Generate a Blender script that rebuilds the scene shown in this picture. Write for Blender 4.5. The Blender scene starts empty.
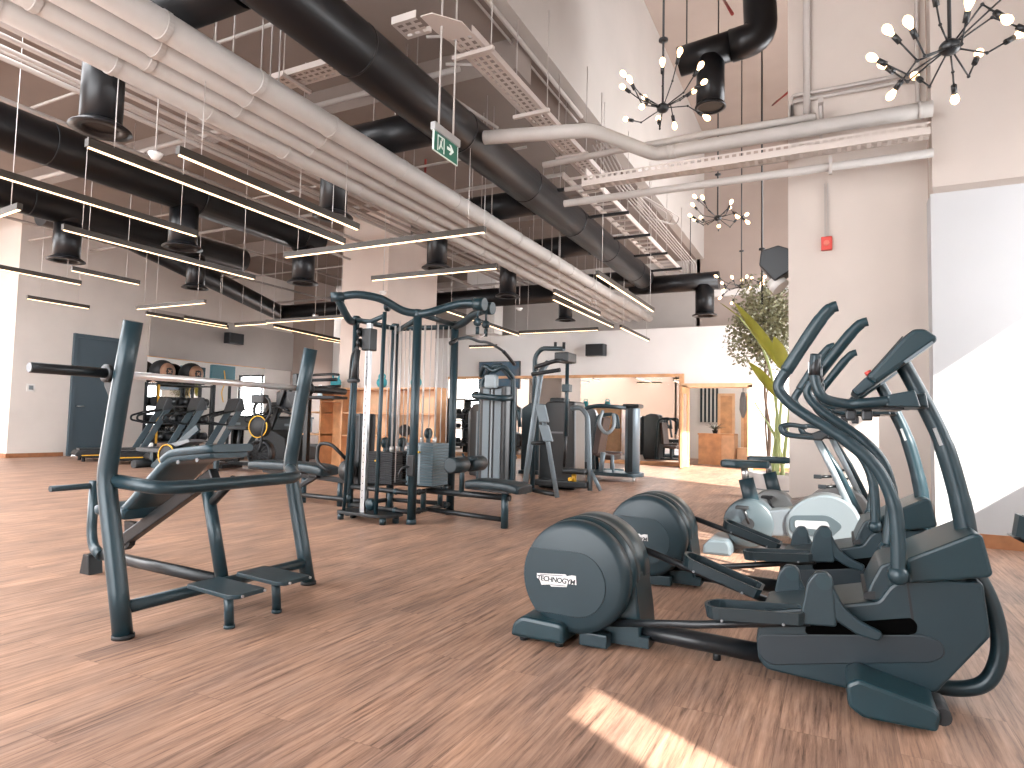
WORLD_STR = 9.0
SUN_STR = 16.0
EXPOSURE = 0.5
import bpy, bmesh, math, random
from mathutils import Vector, Matrix
random.seed(7)
SC = bpy.context.scene
COL = SC.collection
PI = math.pi
V = Vector

# ------------------------------------------------------------------ materials
MATS = {}
def mat(name, color, rough=0.5, metal=0.0, emit=None, estr=0.0, spec=0.5, noise=0.0, nscale=20.0, bump=0.0, bscale=200.0, coat=0.0):
    if name in MATS: return MATS[name]
    m = bpy.data.materials.new(name); m.use_nodes = True
    nt = m.node_tree; b = nt.nodes['Principled BSDF']
    c = (*color, 1.0)
    b.inputs['Base Color'].default_value = c
    b.inputs['Roughness'].default_value = rough
    b.inputs['Metallic'].default_value = metal
    b.inputs['Specular IOR Level'].default_value = spec
    b.inputs['Coat Weight'].default_value = coat
    if emit:
        b.inputs['Emission Color'].default_value = (*emit, 1); b.inputs['Emission Strength'].default_value = estr
    tc = nt.nodes.new('ShaderNodeTexCoord')
    if noise > 0:
        n = nt.nodes.new('ShaderNodeTexNoise'); n.inputs['Scale'].default_value = nscale; n.inputs['Detail'].default_value = 5
        nt.links.new(tc.outputs['Object'], n.inputs['Vector'])
        r = nt.nodes.new('ShaderNodeValToRGB')
        r.color_ramp.elements[0].position = 0.3; r.color_ramp.elements[1].position = 0.7
        r.color_ramp.elements[0].color = tuple(max(0, x*(1-noise)) for x in color)+(1,)
        r.color_ramp.elements[1].color = tuple(min(1, x*(1+noise)) for x in color)+(1,)
        nt.links.new(n.outputs['Fac'], r.inputs['Fac']); nt.links.new(r.outputs['Color'], b.inputs['Base Color'])
    if bump > 0:
        n2 = nt.nodes.new('ShaderNodeTexNoise'); n2.inputs['Scale'].default_value = bscale; n2.inputs['Detail'].default_value = 4
        nt.links.new(tc.outputs['Object'], n2.inputs['Vector'])
        bp = nt.nodes.new('ShaderNodeBump'); bp.inputs['Strength'].default_value = bump; bp.inputs['Distance'].default_value = 0.01
        nt.links.new(n2.outputs['Fac'], bp.inputs['Height']); nt.links.new(bp.outputs['Normal'], b.inputs['Normal'])
    MATS[name] = m
    return m

def floor_material():
    m = bpy.data.materials.new('wood_plank_floor'); m.use_nodes = True
    nt = m.node_tree; L = nt.links; N = nt.nodes.new; b = nt.nodes['Principled BSDF']
    tc = N('ShaderNodeTexCoord')
    mp = N('ShaderNodeMapping'); mp.inputs['Rotation'].default_value = (0, 0, PI/2)
    L.new(tc.outputs['Object'], mp.inputs['Vector'])
    br = N('ShaderNodeTexBrick'); br.offset = 0.37; br.inputs['Scale'].default_value = 1.0
    br.inputs['Brick Width'].default_value = 1.3; br.inputs['Row Height'].default_value = 0.19
    br.inputs['Mortar Size'].default_value = 0.0012; br.inputs['Mortar Smooth'].default_value = 0.3; br.inputs['Bias'].default_value = 0.0
    br.inputs['Color1'].default_value = (0, 0, 0, 1); br.inputs['Color2'].default_value = (1, 1, 1, 1); br.inputs['Mortar'].default_value = (0.5, 0.5, 0.5, 1)
    L.new(mp.outputs['Vector'], br.inputs['Vector'])
    # grain stretched along the planks
    mg = N('ShaderNodeMapping'); mg.inputs['Scale'].default_value = (0.5, 10.5, 1.0)
    L.new(mp.outputs['Vector'], mg.inputs['Vector'])
    addv = N('ShaderNodeVectorMath'); addv.operation = 'ADD'
    sc = N('ShaderNodeVectorMath'); sc.operation = 'SCALE'; sc.inputs['Scale'].default_value = 9.0
    L.new(br.outputs['Color'], sc.inputs[0]); L.new(mg.outputs['Vector'], addv.inputs[0]); L.new(sc.outputs['Vector'], addv.inputs[1])
    g = N('ShaderNodeTexNoise'); g.inputs['Scale'].default_value = 4.6; g.inputs['Detail'].default_value = 10; g.inputs['Roughness'].default_value = 0.72; g.inputs['Distortion'].default_value = 0.25
    L.new(addv.outputs['Vector'], g.inputs['Vector'])
    g2 = N('ShaderNodeTexNoise'); g2.inputs['Scale'].default_value = 1.7; g2.inputs['Detail'].default_value = 6; g2.inputs['Roughness'].default_value = 0.6
    mg2 = N('ShaderNodeMapping'); mg2.inputs['Scale'].default_value = (1.0, 3.0, 1.0)
    L.new(mp.outputs['Vector'], mg2.inputs['Vector']); L.new(mg2.outputs['Vector'], g2.inputs['Vector'])
    cr = N('ShaderNodeValToRGB'); e = cr.color_ramp.elements
    e[0].position = 0.33; e[0].color = (0.105, 0.065, 0.049, 1)
    e[1].position = 0.72; e[1].color = (0.52, 0.355, 0.265, 1)
    k = e.new(0.42); k.color = (0.26, 0.160, 0.114, 1)
    k = e.new(0.53); k.color = (0.385, 0.243, 0.172, 1)
    L.new(g.outputs['Fac'], cr.inputs['Fac'])
    # tone per plank
    bw = N('ShaderNodeRGBToBW'); L.new(br.outputs['Color'], bw.inputs['Color'])
    mx = N('ShaderNodeMix'); mx.data_type = 'RGBA'; mx.blend_type = 'MULTIPLY'; mx.inputs['Factor'].default_value = 1.0
    tr = N('ShaderNodeValToRGB'); tr.color_ramp.elements[0].color = (0.86, 0.84, 0.83, 1); tr.color_ramp.elements[1].color = (1.08, 1.05, 1.03, 1)
    L.new(bw.outputs['Val'], tr.inputs['Fac'])
    L.new(cr.outputs['Color'], mx.inputs['A']); L.new(tr.outputs['Color'], mx.inputs['B'])
    mx2 = N('ShaderNodeMix'); mx2.data_type = 'RGBA'; mx2.blend_type = 'MULTIPLY'; mx2.inputs['Factor'].default_value = 1.0
    t2 = N('ShaderNodeValToRGB'); t2.color_ramp.elements[0].position = 0.3; t2.color_ramp.elements[1].position = 0.7
    t2.color_ramp.elements[0].color = (0.70, 0.72, 0.77, 1); t2.color_ramp.elements[1].color = (1.18, 1.13, 1.08, 1)
    L.new(g2.outputs['Fac'], t2.inputs['Fac']); L.new(mx.outputs['Result'], mx2.inputs['A']); L.new(t2.outputs['Color'], mx2.inputs['B'])
    # seam darkening between planks
    mx3 = N('ShaderNodeMix'); mx3.data_type = 'RGBA'; mx3.blend_type = 'MIX'
    L.new(br.outputs['Fac'], mx3.inputs['Factor']); L.new(mx2.outputs['Result'], mx3.inputs['A']); mx3.inputs['B'].default_value = (0.2, 0.12, 0.085, 1)
    L.new(mx3.outputs['Result'], b.inputs['Base Color'])
    b.inputs['Roughness'].default_value = 0.45; b.inputs['Specular IOR Level'].default_value = 0.4
    bp = N('ShaderNodeBump'); bp.inputs['Strength'].default_value = 0.12; bp.inputs['Distance'].default_value = 0.004
    L.new(g.outputs['Fac'], bp.inputs['Height']); L.new(bp.outputs['Normal'], b.inputs['Normal'])
    return m

WALL = mat('wall_paint_warm', (0.68, 0.63, 0.585), 0.8, noise=0.04, nscale=1.5, bump=0.05, bscale=60)
WALLW = mat('wall_paint_white', (0.73, 0.71, 0.69), 0.8, noise=0.03, nscale=1.2, bump=0.05, bscale=60)
WALLG = mat('wall_paint_grey', (0.42, 0.385, 0.355), 0.8, noise=0.04, nscale=1.5)
WALLP = mat('wall_paint_rose', (0.35, 0.285, 0.25), 0.8, noise=0.05, nscale=1.2, bump=0.05, bscale=60)
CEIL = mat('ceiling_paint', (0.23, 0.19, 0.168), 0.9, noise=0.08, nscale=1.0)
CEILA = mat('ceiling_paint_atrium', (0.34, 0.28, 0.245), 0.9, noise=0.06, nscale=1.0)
FRAME = mat('powder_coated_frame', (0.013, 0.033, 0.043), 0.33, 0.1, noise=0.10, nscale=6, bump=0.03, bscale=400)
FRAMEB = mat('black_frame', (0.007, 0.010, 0.012), 0.38, 0.1, noise=0.1, nscale=6)
BODY = mat('moulded_grey_plastic', (0.013, 0.029, 0.037), 0.38, 0.0, spec=0.4, noise=0.06, nscale=5, bump=0.05, bscale=700)
BODYT = mat('moulded_teal_plastic', (0.008, 0.029, 0.038), 0.34, 0.0, noise=0.05, nscale=5, bump=0.04, bscale=700)
RUBBER = mat('black_rubber', (0.010, 0.012, 0.014), 0.6, noise=0.1, nscale=30)
BLACKP = mat('black_plastic', (0.013, 0.016, 0.019), 0.35)
VINYL = mat('dark_vinyl', (0.009, 0.021, 0.027), 0.42, noise=0.08, nscale=15, bump=0.1, bscale=300)
CHROME = mat('polished_chrome', (0.86, 0.87, 0.88), 0.28, 0.8)
STEEL = mat('brushed_steel', (0.55, 0.56, 0.56), 0.3, 0.9)
CABLE = mat('pale_steel_cable', (0.55, 0.52, 0.50), 0.4, 0.3)
DUCT = mat('black_duct', (0.006, 0.0065, 0.008), 0.36, 0.0, spec=0.4, noise=0.15, nscale=3, bump=0.04, bscale=8)
PIPE = mat('painted_pipe', (0.43, 0.405, 0.38), 0.55, noise=0.05, nscale=4, bump=0.04, bscale=40)
CONDUIT = mat('painted_conduit', (0.42, 0.385, 0.36), 0.5)
REDPIPE = mat('red_sprinkler_pipe', (0.28, 0.03, 0.025), 0.5)
WOOD = mat('honey_oak', (0.62, 0.33, 0.16), 0.45, noise=0.18, nscale=5)
WOODP = mat('pale_oak', (0.72, 0.46, 0.27), 0.45, noise=0.12, nscale=5)
SKIRT = mat('skirting_wood', (0.34, 0.145, 0.062), 0.5, noise=0.15, nscale=9)
DOORM = mat('slate_door', (0.062, 0.095, 0.118), 0.5)
MIRROR = mat('mirror_glass', (0.86, 0.87, 0.86), 0.015, 1.0)
SILVER = mat('silver_plastic', (0.22, 0.26, 0.28), 0.38, 0.25)
SILVERD = mat('grey_plastic', (0.17, 0.18, 0.19), 0.4, 0.15)
LED = mat('led_diffuser', (1, 0.9, 0.75), 0.5, emit=(1.0, 0.66, 0.37), estr=2.4)
STRIPB = mat('dark_aluminium', (0.045, 0.037, 0.030), 0.4, 0.4)
BULB = mat('glowing_bulb', (1, 0.8, 0.55), 0.2, emit=(1.0, 0.64, 0.34), estr=3.6)
WHITEP = mat('white_plastic', (0.70, 0.69, 0.67), 0.4)
YELLOW = mat('yellow_trim', (0.75, 0.42, 0.03), 0.4)
TEAL = mat('teal_vinyl', (0.03, 0.30, 0.36), 0.4)
TEALB = mat('muted_teal_panel', (0.06, 0.17, 0.21), 0.5)
LIME = mat('lime_edge', (0.3, 0.55, 0.25), 0.4)
GREEN = mat('exit_green', (0.01, 0.13, 0.085), 0.4)
SIGNW = mat('sign_white', (0.75, 0.85, 0.80), 0.4)
LEAFY = mat('yellow_green_leaf', (0.26, 0.25, 0.028), 0.45, noise=0.25, nscale=4)
LEAFG = mat('grey_green_leaf', (0.20, 0.195, 0.11), 0.5, noise=0.35, nscale=9)
STEM = mat('pale_green_stem', (0.30, 0.34, 0.13), 0.5)
BARK = mat('brown_bark', (0.17, 0.11, 0.075), 0.8, noise=0.2, nscale=12)
POT = mat('stone_white_pot', (0.52, 0.49, 0.47), 0.6, noise=0.05, nscale=8)
SOIL = mat('potting_soil', (0.05, 0.03, 0.02), 0.9, noise=0.3, nscale=40)
REDP = mat('red_plastic', (0.55, 0.05, 0.035), 0.4)
PINK = mat('magenta_fabric', (0.45, 0.05, 0.12), 0.7)
PANELB = mat('smoked_panel', (0.022, 0.026, 0.028), 0.28)
PANELL = mat('pale_grey_shield', (0.15, 0.19, 0.215), 0.35, 0.2)
BRONZE = mat('dark_bronze_wall', (0.16, 0.12, 0.10), 0.7)
BROWNV = mat('brown_vinyl', (0.06, 0.035, 0.028), 0.5)

# ------------------------------------------------------------------ geometry builder
def cr_spline(pts, n=8, closed=False):
    P = [V(p) for p in pts]
    if len(P) < 3: return P
    out = []
    m = len(P)
    rng = range(m if closed else m-1)
    for i in rng:
        if closed: p0, p1, p2, p3 = P[(i-1) % m], P[i], P[(i+1) % m], P[(i+2) % m]
        else: p0, p1, p2, p3 = P[max(i-1, 0)], P[i], P[i+1], P[min(i+2, m-1)]
        for k in range(n):
            t = k/n
            out.append(0.5*((2*p1)+(-p0+p2)*t+(2*p0-5*p1+4*p2-p3)*t*t+(-p0+3*p1-3*p2+p3)*t**3))
    if not closed: out.append(P[-1])
    return out

def fillet(pts, r, n=5):
    """polyline with rounded corners"""
    P = [V(p) for p in pts]; out = [P[0]]
    for i in range(1, len(P)-1):
        a, b, c = P[i-1], P[i], P[i+1]
        d1 = (a-b); d2 = (c-b); l1 = d1.length; l2 = d2.length
        rr = min(r, l1*0.48, l2*0.48)
        p1 = b+d1.normalized()*rr; p2 = b+d2.normalized()*rr
        for k in range(n+1):
            t = k/n
            out.append((1-t)**2*p1+2*t*(1-t)*b+t*t*p2)
    out.append(P[-1])
    return out

# parts of which a thing has several: every loose piece becomes a part of its own
SPLIT_NAMES = {'hanger_rod', 'seam_ring', 'base_post', 'rung', 'bolt', 'levelling_foot', 'cable', 'foot', 'guide_rod', 'platform_foot', 'stripe', 'rail', 'coupling', 'bracket', 'branch', 'wheel', 'pole_collar', 'hub_cap'}
class MB:
    def __init__(s): s.bm = bmesh.new()
    def box(s, x0, x1, y0, y1, z0, z1, M=None):
        co = [(x, y, z) for x in (x0, x1) for y in (y0, y1) for z in (z0, z1)]
        vs = [s.bm.verts.new(M @ V(c) if M else V(c)) for c in co]
        for f in ((0, 1, 3, 2), (4, 6, 7, 5), (0, 4, 5, 1), (2, 3, 7, 6), (0, 2, 6, 4), (1, 5, 7, 3)):
            s.bm.faces.new([vs[i] for i in f])
        return s
    def rbox(s, x0, x1, y0, y1, z0, z1, r=0.01, M=None, seg=2):
        tmp = bmesh.new()
        co = [(x, y, z) for x in (x0, x1) for y in (y0, y1) for z in (z0, z1)]
        vs = [tmp.verts.new(V(c)) for c in co]
        for f in ((0, 1, 3, 2), (4, 6, 7, 5), (0, 4, 5, 1), (2, 3, 7, 6), (0, 2, 6, 4), (1, 5, 7, 3)):
            tmp.faces.new([vs[i] for i in f])
        bmesh.ops.recalc_face_normals(tmp, faces=tmp.faces)
        r = min(r, 0.45*min(abs(x1-x0), abs(y1-y0), abs(z1-z0)))
        bmesh.ops.bevel(tmp, geom=list(tmp.edges), offset=r, segments=seg, profile=0.6, affect='EDGES')
        s._merge(tmp, M); return s
    def _merge(s, tmp, M=None, smooth=None):
        mp = {}
        for v in tmp.verts: mp[v] = s.bm.verts.new(M @ v.co if M else v.co)
        for f in tmp.faces:
            try:
                nf = s.bm.faces.new([mp[v] for v in f.verts]); nf.smooth = f.smooth if smooth is None else smooth
            except ValueError: pass
        tmp.free()
    def beam(s, a, b, w, h, up=(0, 0, 1), r=0.0):
        """box section bar from a to b; w across, h along up"""
        a = V(a); b = V(b); d = (b-a); L = d.length; d.normalize(); u = V(up)
        x = d.cross(u)
        if x.length < 1e-4: x = d.cross(V((0, 1, 0)))
        x.normalize(); z = x.cross(d).normalized()
        M = Matrix(((x.x, d.x, z.x, a.x), (x.y, d.y, z.y, a.y), (x.z, d.z, z.z, a.z), (0, 0, 0, 1)))
        if r > 0: s.rbox(-w/2, w/2, 0, L, -h/2, h/2, r, M)
        else: s.box(-w/2, w/2, 0, L, -h/2, h/2, M)
        return s
    def tube(s, pts, r, seg=12, spline=0, fil=0.0, closed=False, cap=True, flat=(1, 1), up=None):
        P = [V(p) for p in pts]
        if fil > 0: P = fillet(P, fil)
        elif spline > 0: P = cr_spline(P, spline, closed)
        Q = [P[0]]
        for p in P[1:]:
            if (p-Q[-1]).length > 1e-5: Q.append(p)
        P = Q; n = len(P)
        rad = (lambda i: r) if not isinstance(r, (list, tuple)) else (lambda i: r[0]+(r[-1]-r[0])*i/(n-1) if len(r) == 2 else r[min(len(r)-1, int(i*len(r)/n))])
        T = []
        for i in range(n):
            a = P[(i-1) % n] if (closed or i > 0) else P[i]; b = P[(i+1) % n] if (closed or i < n-1) else P[i]
            T.append((b-a).normalized())
        u = V(up) if up else (V((0, 0, 1)) if abs(T[0].z) < 0.9 else V((1, 0, 0)))
        nrm = (u - T[0]*u.dot(T[0])).normalized()
        rings = []
        for i in range(n):
            if i > 0:
                nrm = (nrm - T[i]*nrm.dot(T[i]))
                if nrm.length < 1e-6: nrm = T[i].orthogonal()
                nrm.normalize()
            bn = T[i].cross(nrm)
            rr = rad(i)
            rings.append([s.bm.verts.new(P[i]+(nrm*math.cos(2*PI*k/seg)*flat[0]+bn*math.sin(2*PI*k/seg)*flat[1])*rr) for k in range(seg)])
        for i in range(n-1 if not closed else n):
            A = rings[i]; B = rings[(i+1) % n]
            for k in range(seg):
                f = s.bm.faces.new([A[k], A[(k+1) % seg], B[(k+1) % seg], B[k]]); f.smooth = True
        if cap and not closed:
            s.bm.faces.new(rings[0][::-1]); s.bm.faces.new(rings[-1])
        return s
    def cyl(s, a, b, r, r2=None, seg=20):
        return s.tube([a, b], [r, r2 if r2 is not None else r], seg)
    def lathe(s, prof, origin=(0, 0, 0), axis='z', seg=32, smooth=True, closed=False):
        """prof: list of (radius, height)"""
        o = V(origin); rings = []
        def pt(r, h, k):
            c = math.cos(2*PI*k/seg)*r; d = math.sin(2*PI*k/seg)*r
            return o + (V((c, d, h)) if axis == 'z' else V((d, h, c)) if axis == 'y' else V((h, c, d)))
        for r, h in prof:
            if r < 1e-6: rings.append([s.bm.verts.new(pt(0, h, 0))])
            else: rings.append([s.bm.verts.new(pt(r, h, k)) for k in range(seg)])
        for i in range(len(rings)-1):
            A, B = rings[i], rings[i+1]
            for k in range(seg):
                k2 = (k+1) % seg
                if len(A) == 1 and len(B) == 1: continue
                if len(A) == 1: vs = [A[0], B[k2], B[k]]
                elif len(B) == 1: vs = [A[k], A[k2], B[0]]
                else: vs = [A[k], A[k2], B[k2], B[k]]
                f = s.bm.faces.new(vs); f.smooth = smooth
        if closed:
            for k in range(seg):
                k2 = (k+1) % seg; f = s.bm.faces.new([rings[-1][k], rings[-1][k2], rings[0][k2], rings[0][k]]); f.smooth = smooth
            return s
        if len(rings[0]) > 1: s.bm.faces.new(rings[0][::-1])
        if len(rings[-1]) > 1: s.bm.faces.new(rings[-1])
        return s
    def sphere(s, c, r, seg=16, sx=1, sy=1, sz=1):
        tmp = bmesh.new(); bmesh.ops.create_uvsphere(tmp, u_segments=seg, v_segments=max(6, seg//2), radius=r)
        for f in tmp.faces: f.smooth = True
        s._merge(tmp, Matrix.Translation(V(c)) @ Matrix.Diagonal((sx, sy, sz, 1))); return s
    def prism(s, poly, y0, y1, axis='y', bev=0.0, seg=2, M=None):
        """poly in (x,z) extruded along y ; axis 'x': poly (y,z) ; axis 'z': poly (x,y)"""
        def P(a, b, h):
            return V((a, h, b)) if axis == 'y' else V((h, a, b)) if axis == 'x' else V((a, b, h))
        tmp = bmesh.new()
        A = [tmp.verts.new(P(a, b, y0)) for a, b in poly]; B = [tmp.verts.new(P(a, b, y1)) for a, b in poly]
        n = len(poly)
        fa = tmp.faces.new(A); fb = tmp.faces.new(B[::-1])
        for i in range(n): tmp.faces.new([A[(i+1) % n], A[i], B[i], B[(i+1) % n]])
        bmesh.ops.recalc_face_normals(tmp, faces=tmp.faces)
        if bev > 0:
            ed = [e for f in (fa, fb) for e in f.edges]
            bmesh.ops.bevel(tmp, geom=list(set(ed)), offset=bev, segments=seg, profile=0.5, affect='EDGES')
        s._merge(tmp, M); return s
    def quad(s, pts, smooth=False):
        f = s.bm.faces.new([s.bm.verts.new(V(p)) for p in pts]); f.smooth = smooth; return s
    def islands(s):
        seen = set(); out = []
        for v in s.bm.verts:
            if v in seen: continue
            st = [v]; seen.add(v); isl = []
            while st:
                a = st.pop(); isl.append(a)
                for e in a.link_edges:
                    b = e.other_vert(a)
                    if b not in seen: seen.add(b); st.append(b)
            out.append(isl)
        return out
    def build(s, name, m, parent=None, loc=None):
        if name in SPLIT_NAMES:
            isl = s.islands()
            if len(isl) > 1:
                last = None
                for vs in isl:
                    k = MB(); mp = {v: k.bm.verts.new(v.co) for v in vs}
                    for f in {f for v in vs for f in v.link_faces}:
                        nf = k.bm.faces.new([mp[v] for v in f.verts]); nf.smooth = f.smooth
                    last = k._build(name, m, parent, loc)
                s.bm.free(); return last
        return s._build(name, m, parent, loc)
    def _build(s, name, m, parent=None, loc=None):
        bmesh.ops.recalc_face_normals(s.bm, faces=s.bm.faces)
        me = bpy.data.meshes.new(name); s.bm.to_mesh(me); s.bm.free()
        me.materials.append(m)
        o = bpy.data.objects.new(name, me); COL.objects.link(o)
        if parent: o.parent = parent
        if loc: o.location = loc
        return o

def rounded(poly, r, n=5):
    """round the corners of a closed 2D polygon"""
    out = []; m = len(poly)
    for i in range(m):
        a, b, c = V(poly[i-1]), V(poly[i]), V(poly[(i+1) % m])
        d1 = a-b; d2 = c-b; rr = min(r, d1.length*0.45, d2.length*0.45)
        p1 = b+d1.normalized()*rr; p2 = b+d2.normalized()*rr
        for k in range(n+1):
            t = k/n; q = (1-t)**2*p1+2*t*(1-t)*b+t*t*p2
            out.append((q.x, q.y))
    return out

def tag(o, label, cat, group=None, kind=None):
    o['label'] = label; o['category'] = cat
    if group: o['group'] = group
    if kind: o['kind'] = kind
    return o
def thing(name, label, cat, loc=(0, 0, 0), rz=0.0, group=None):
    o = bpy.data.objects.new(name, None); COL.objects.link(o); o.location = loc; o.rotation_euler = (0, 0, rz)
    o.empty_display_size = 0.2
    return tag(o, label, cat, group)
def struct(name, mb, m, parent=None):
    o = mb.build(name, m, parent)
    if not parent: o['kind'] = 'structure'
    return o
def copy_tree(o, label=None, loc=None, rz=None):
    """copy of a thing with copies of its parts and sub-parts"""
    r = o.copy(); COL.objects.link(r)
    for ch in list(o.children):
        c = ch.copy(); COL.objects.link(c); c.parent = r
        for g in list(ch.children):
            d = g.copy(); COL.objects.link(d); d.parent = c
    if label: r['label'] = label
    if loc: r.location = loc
    if rz is not None: r.rotation_euler = (0, 0, rz)
    return r
def text_mesh(name, body, size, m, parent, loc, rot, extrude=0.0008, shear=0.0, spacing=1.0, bold=0.0, align='CENTER'):
    cu = bpy.data.curves.new(name, 'FONT'); cu.body = body; cu.size = size; cu.extrude = extrude; cu.shear = shear
    cu.space_character = spacing; cu.align_x = align; cu.align_y = 'CENTER'; cu.offset = bold
    t = bpy.data.objects.new(name+'_curve', cu); COL.objects.link(t)
    bpy.context.view_layer.update()
    me = bpy.data.meshes.new_from_object(t.evaluated_get(bpy.context.evaluated_depsgraph_get()))
    bpy.data.objects.remove(t); bpy.data.curves.remove(cu)
    me.name = name; me.materials.clear(); me.materials.append(m)
    o = bpy.data.objects.new(name, me); COL.objects.link(o); o.parent = parent; o.location = loc; o.rotation_euler = rot
    return o
# ------------------------------------------------------------------ camera, world, sun
cam_d = bpy.data.cameras.new('camera'); cam = bpy.data.objects.new('camera', cam_d); COL.objects.link(cam)
SC.camera = cam
cam_d.sensor_fit = 'HORIZONTAL'; cam_d.sensor_width = 36.0; cam_d.lens = 36.0*647.0/1024.0
cam_d.clip_start = 0.05; cam_d.clip_end = 200
yaw, pit, rol = (math.radians(a) for a in (26.56, 3.43, 1.30))
f0 = V((-math.sin(yaw), math.cos(yaw), 0)); r0 = V((math.cos(yaw), math.sin(yaw), 0)); u0 = V((0, 0, 1))
ff = f0*math.cos(pit)+u0*math.sin(pit); uu = u0*math.cos(pit)-f0*math.sin(pit)
rr_ = r0*math.cos(rol)+uu*math.sin(rol); uu_ = uu*math.cos(rol)-r0*math.sin(rol)
cam.matrix_world = Matrix(((rr_.x, uu_.x, -ff.x, 0), (rr_.y, uu_.y, -ff.y, 0), (rr_.z, uu_.z, -ff.z, 1.08), (0, 0, 0, 1)))

w = bpy.data.worlds.new('daylight_sky'); SC.world = w; w.use_nodes = True
bg = w.node_tree.nodes['Background']; bg.inputs['Color'].default_value = (0.96, 0.97, 1.0, 1); bg.inputs['Strength'].default_value = WORLD_STR
SC.view_settings.view_transform = 'Standard'; SC.view_settings.look = 'None'; SC.view_settings.gamma = 1.0
SC.view_settings.use_curve_mapping = False; SC.view_settings.exposure = EXPOSURE
SC.cycles.use_denoising = True
SC.cycles.max_bounces = 8; SC.cycles.diffuse_bounces = 5; SC.cycles.glossy_bounces = 4
SC.cycles.sample_clamp_indirect = 6.0

sd = bpy.data.lights.new('sun', 'SUN'); sd.energy = SUN_STR; sd.angle = math.radians(0.6); sd.color = (1.0, 0.95, 0.88)
sun = bpy.data.objects.new('sun', sd); COL.objects.link(sun)
sun.rotation_euler = V((1.0, -0.63, 0.75)).to_track_quat('Z', 'Y').to_euler(); sun.location = (9, -5, 8)

# ------------------------------------------------------------------ shell
struct('floor', MB().box(-20.2, 4.2, -4.2, 23.2, -0.2, 0.0), floor_material())
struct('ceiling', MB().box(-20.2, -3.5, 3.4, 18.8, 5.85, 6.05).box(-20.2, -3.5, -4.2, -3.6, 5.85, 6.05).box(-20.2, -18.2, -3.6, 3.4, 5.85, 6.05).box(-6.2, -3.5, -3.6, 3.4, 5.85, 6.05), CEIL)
struct('window_9', MB().box(-18.2, -6.2, -3.6, -3.5, 5.85, 5.95).box(-18.2, -6.2, 3.3, 3.4, 5.85, 5.95).box(-14.3, -14.2, -3.5, 3.3, 5.85, 5.95).box(-10.3, -10.2, -3.5, 3.3, 5.85, 5.95), FRAMEB)  # skylight added out of view to brighten the left side
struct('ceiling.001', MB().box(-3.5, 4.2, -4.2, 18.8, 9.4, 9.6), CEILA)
struct('wall_bulkhead', MB().box(-3.5, -3.3, -4.2, 18.6, 5.85, 9.4), mat('bulkhead_paint', (0.42, 0.385, 0.355), 0.85, noise=0.04, nscale=1.0))
struct('wall_left', MB().box(-17.4, -17.2, 8.27, 9.57, 0, 5.85).box(-17.4, -17.2, 10.83, 17.1, 0, 5.85).box(-17.4, -17.2, 9.57, 10.83, 3.08, 5.85), WALL)
struct('wall_left.001', MB().box(-20.0, -17.4, 8.27, 8.47, 0, 5.85), WALL)
struct('wall_left.002', MB().box(-20.2, -20.0, -4.0, 8.47, 0, 0.4).box(-20.2, -20.0, -4.0, 8.47, 5.3, 5.85).box(-20.2, -20.0, -4.0, -3.7, 0.4, 5.3).box(-20.2, -20.0, 1.9, 8.47, 0.4, 5.3), WALL)
struct('wall_left.003', MB().box(-17.2, -17.12, 11.55, 16.9, 2.72, 4.05), WALLG)
struct('wall_nook', MB().box(-17.2, -16.15, 16.9, 17.85, 0, 5.85), WALLP)
# back wall with the doorway and the window behind the machines on the left
struct('wall_back', MB().box(-17.4, -15.9, 17.85, 18.1, 0, 3.8).box(-15.9, -13.4, 17.85, 18.1, 0, 0.8).box(-15.9, -13.4, 17.85, 18.1, 2.7, 3.8)
       .box(-13.4, -3.60, 17.85, 18.1, 0, 3.8).box(-3.60, -1.98, 17.85, 18.1, 2.2, 3.8).box(-1.98, 4.0, 17.85, 18.1, 0, 3.8).box(-17.4, 4.0, 18.1, 18.6, 3.7, 3.8), WALLW)
struct('wall_back.001', MB().box(-17.4, -3.4, 18.6, 18.8, 3.8, 5.85), WALLG)
struct('wall_back.002', MB().box(-3.5, 4.0, 18.6, 18.8, 3.8, 9.4), WALLP)
struct('trim_1', MB().box(-3.3, 3.0, 18.45, 18.6, 4.72, 4.9), WALLW)
# pillar between the machines and the plants, wall on the right
struct('wall_pillar', MB().box(-0.46, 0.885, 7.85, 9.2, 0, 9.4), mat('pillar_paint', (0.52, 0.46, 0.415), 0.8, noise=0.04, nscale=1.5, bump=0.05, bscale=60))
struct('wall_right', MB().box(0.872, 3.0, 7.56, 7.9, 0, 3.47), mat('wall_paint_cool', (0.44, 0.445, 0.45), 0.8, noise=0.03, nscale=1.2))
struct('wall_right.001', MB().prism([(7.56, 3.47), (7.9, 3.47), (7.9, 9.4), (7.63, 9.4), (7.63, 3.56)], 0.90, 3.0, axis='x'), mat('wall_paint_blush', (0.48, 0.425, 0.385), 0.8, noise=0.03, nscale=1.2))
# window wall on the right: a slit, a high band and a tall window by the plants
wr = MB()
wr.box(3.0, 3.2, -4.0, -0.25, 0, 9.4); wr.box(3.0, 3.2, -0.25, 0.15, 3.06, 9.4); wr.box(3.0, 3.2, -0.25, 0.15, 0, 0.25)
wr.box(3.0, 3.2, 0.15, 2.75, 0, 9.4)
wr.box(3.0, 3.2, 2.75, 7.56, 0, 1.68); wr.box(3.0, 3.2, 2.75, 7.56, 3.37, 9.4); wr.box(3.0, 3.2, 4.25, 5.9, 1.68, 3.37)
wr.box(3.0, 3.2, 7.56, 9.5, 0, 9.4)
wr.box(3.0, 3.2, 9.5, 15.5, 0, 0.4); wr.box(3.0, 3.2, 9.5, 15.5, 6.0, 9.4); wr.box(3.0, 3.2, 15.5, 18.1, 0, 9.4)
struct('wall_right.002', wr, WALLW)
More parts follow.
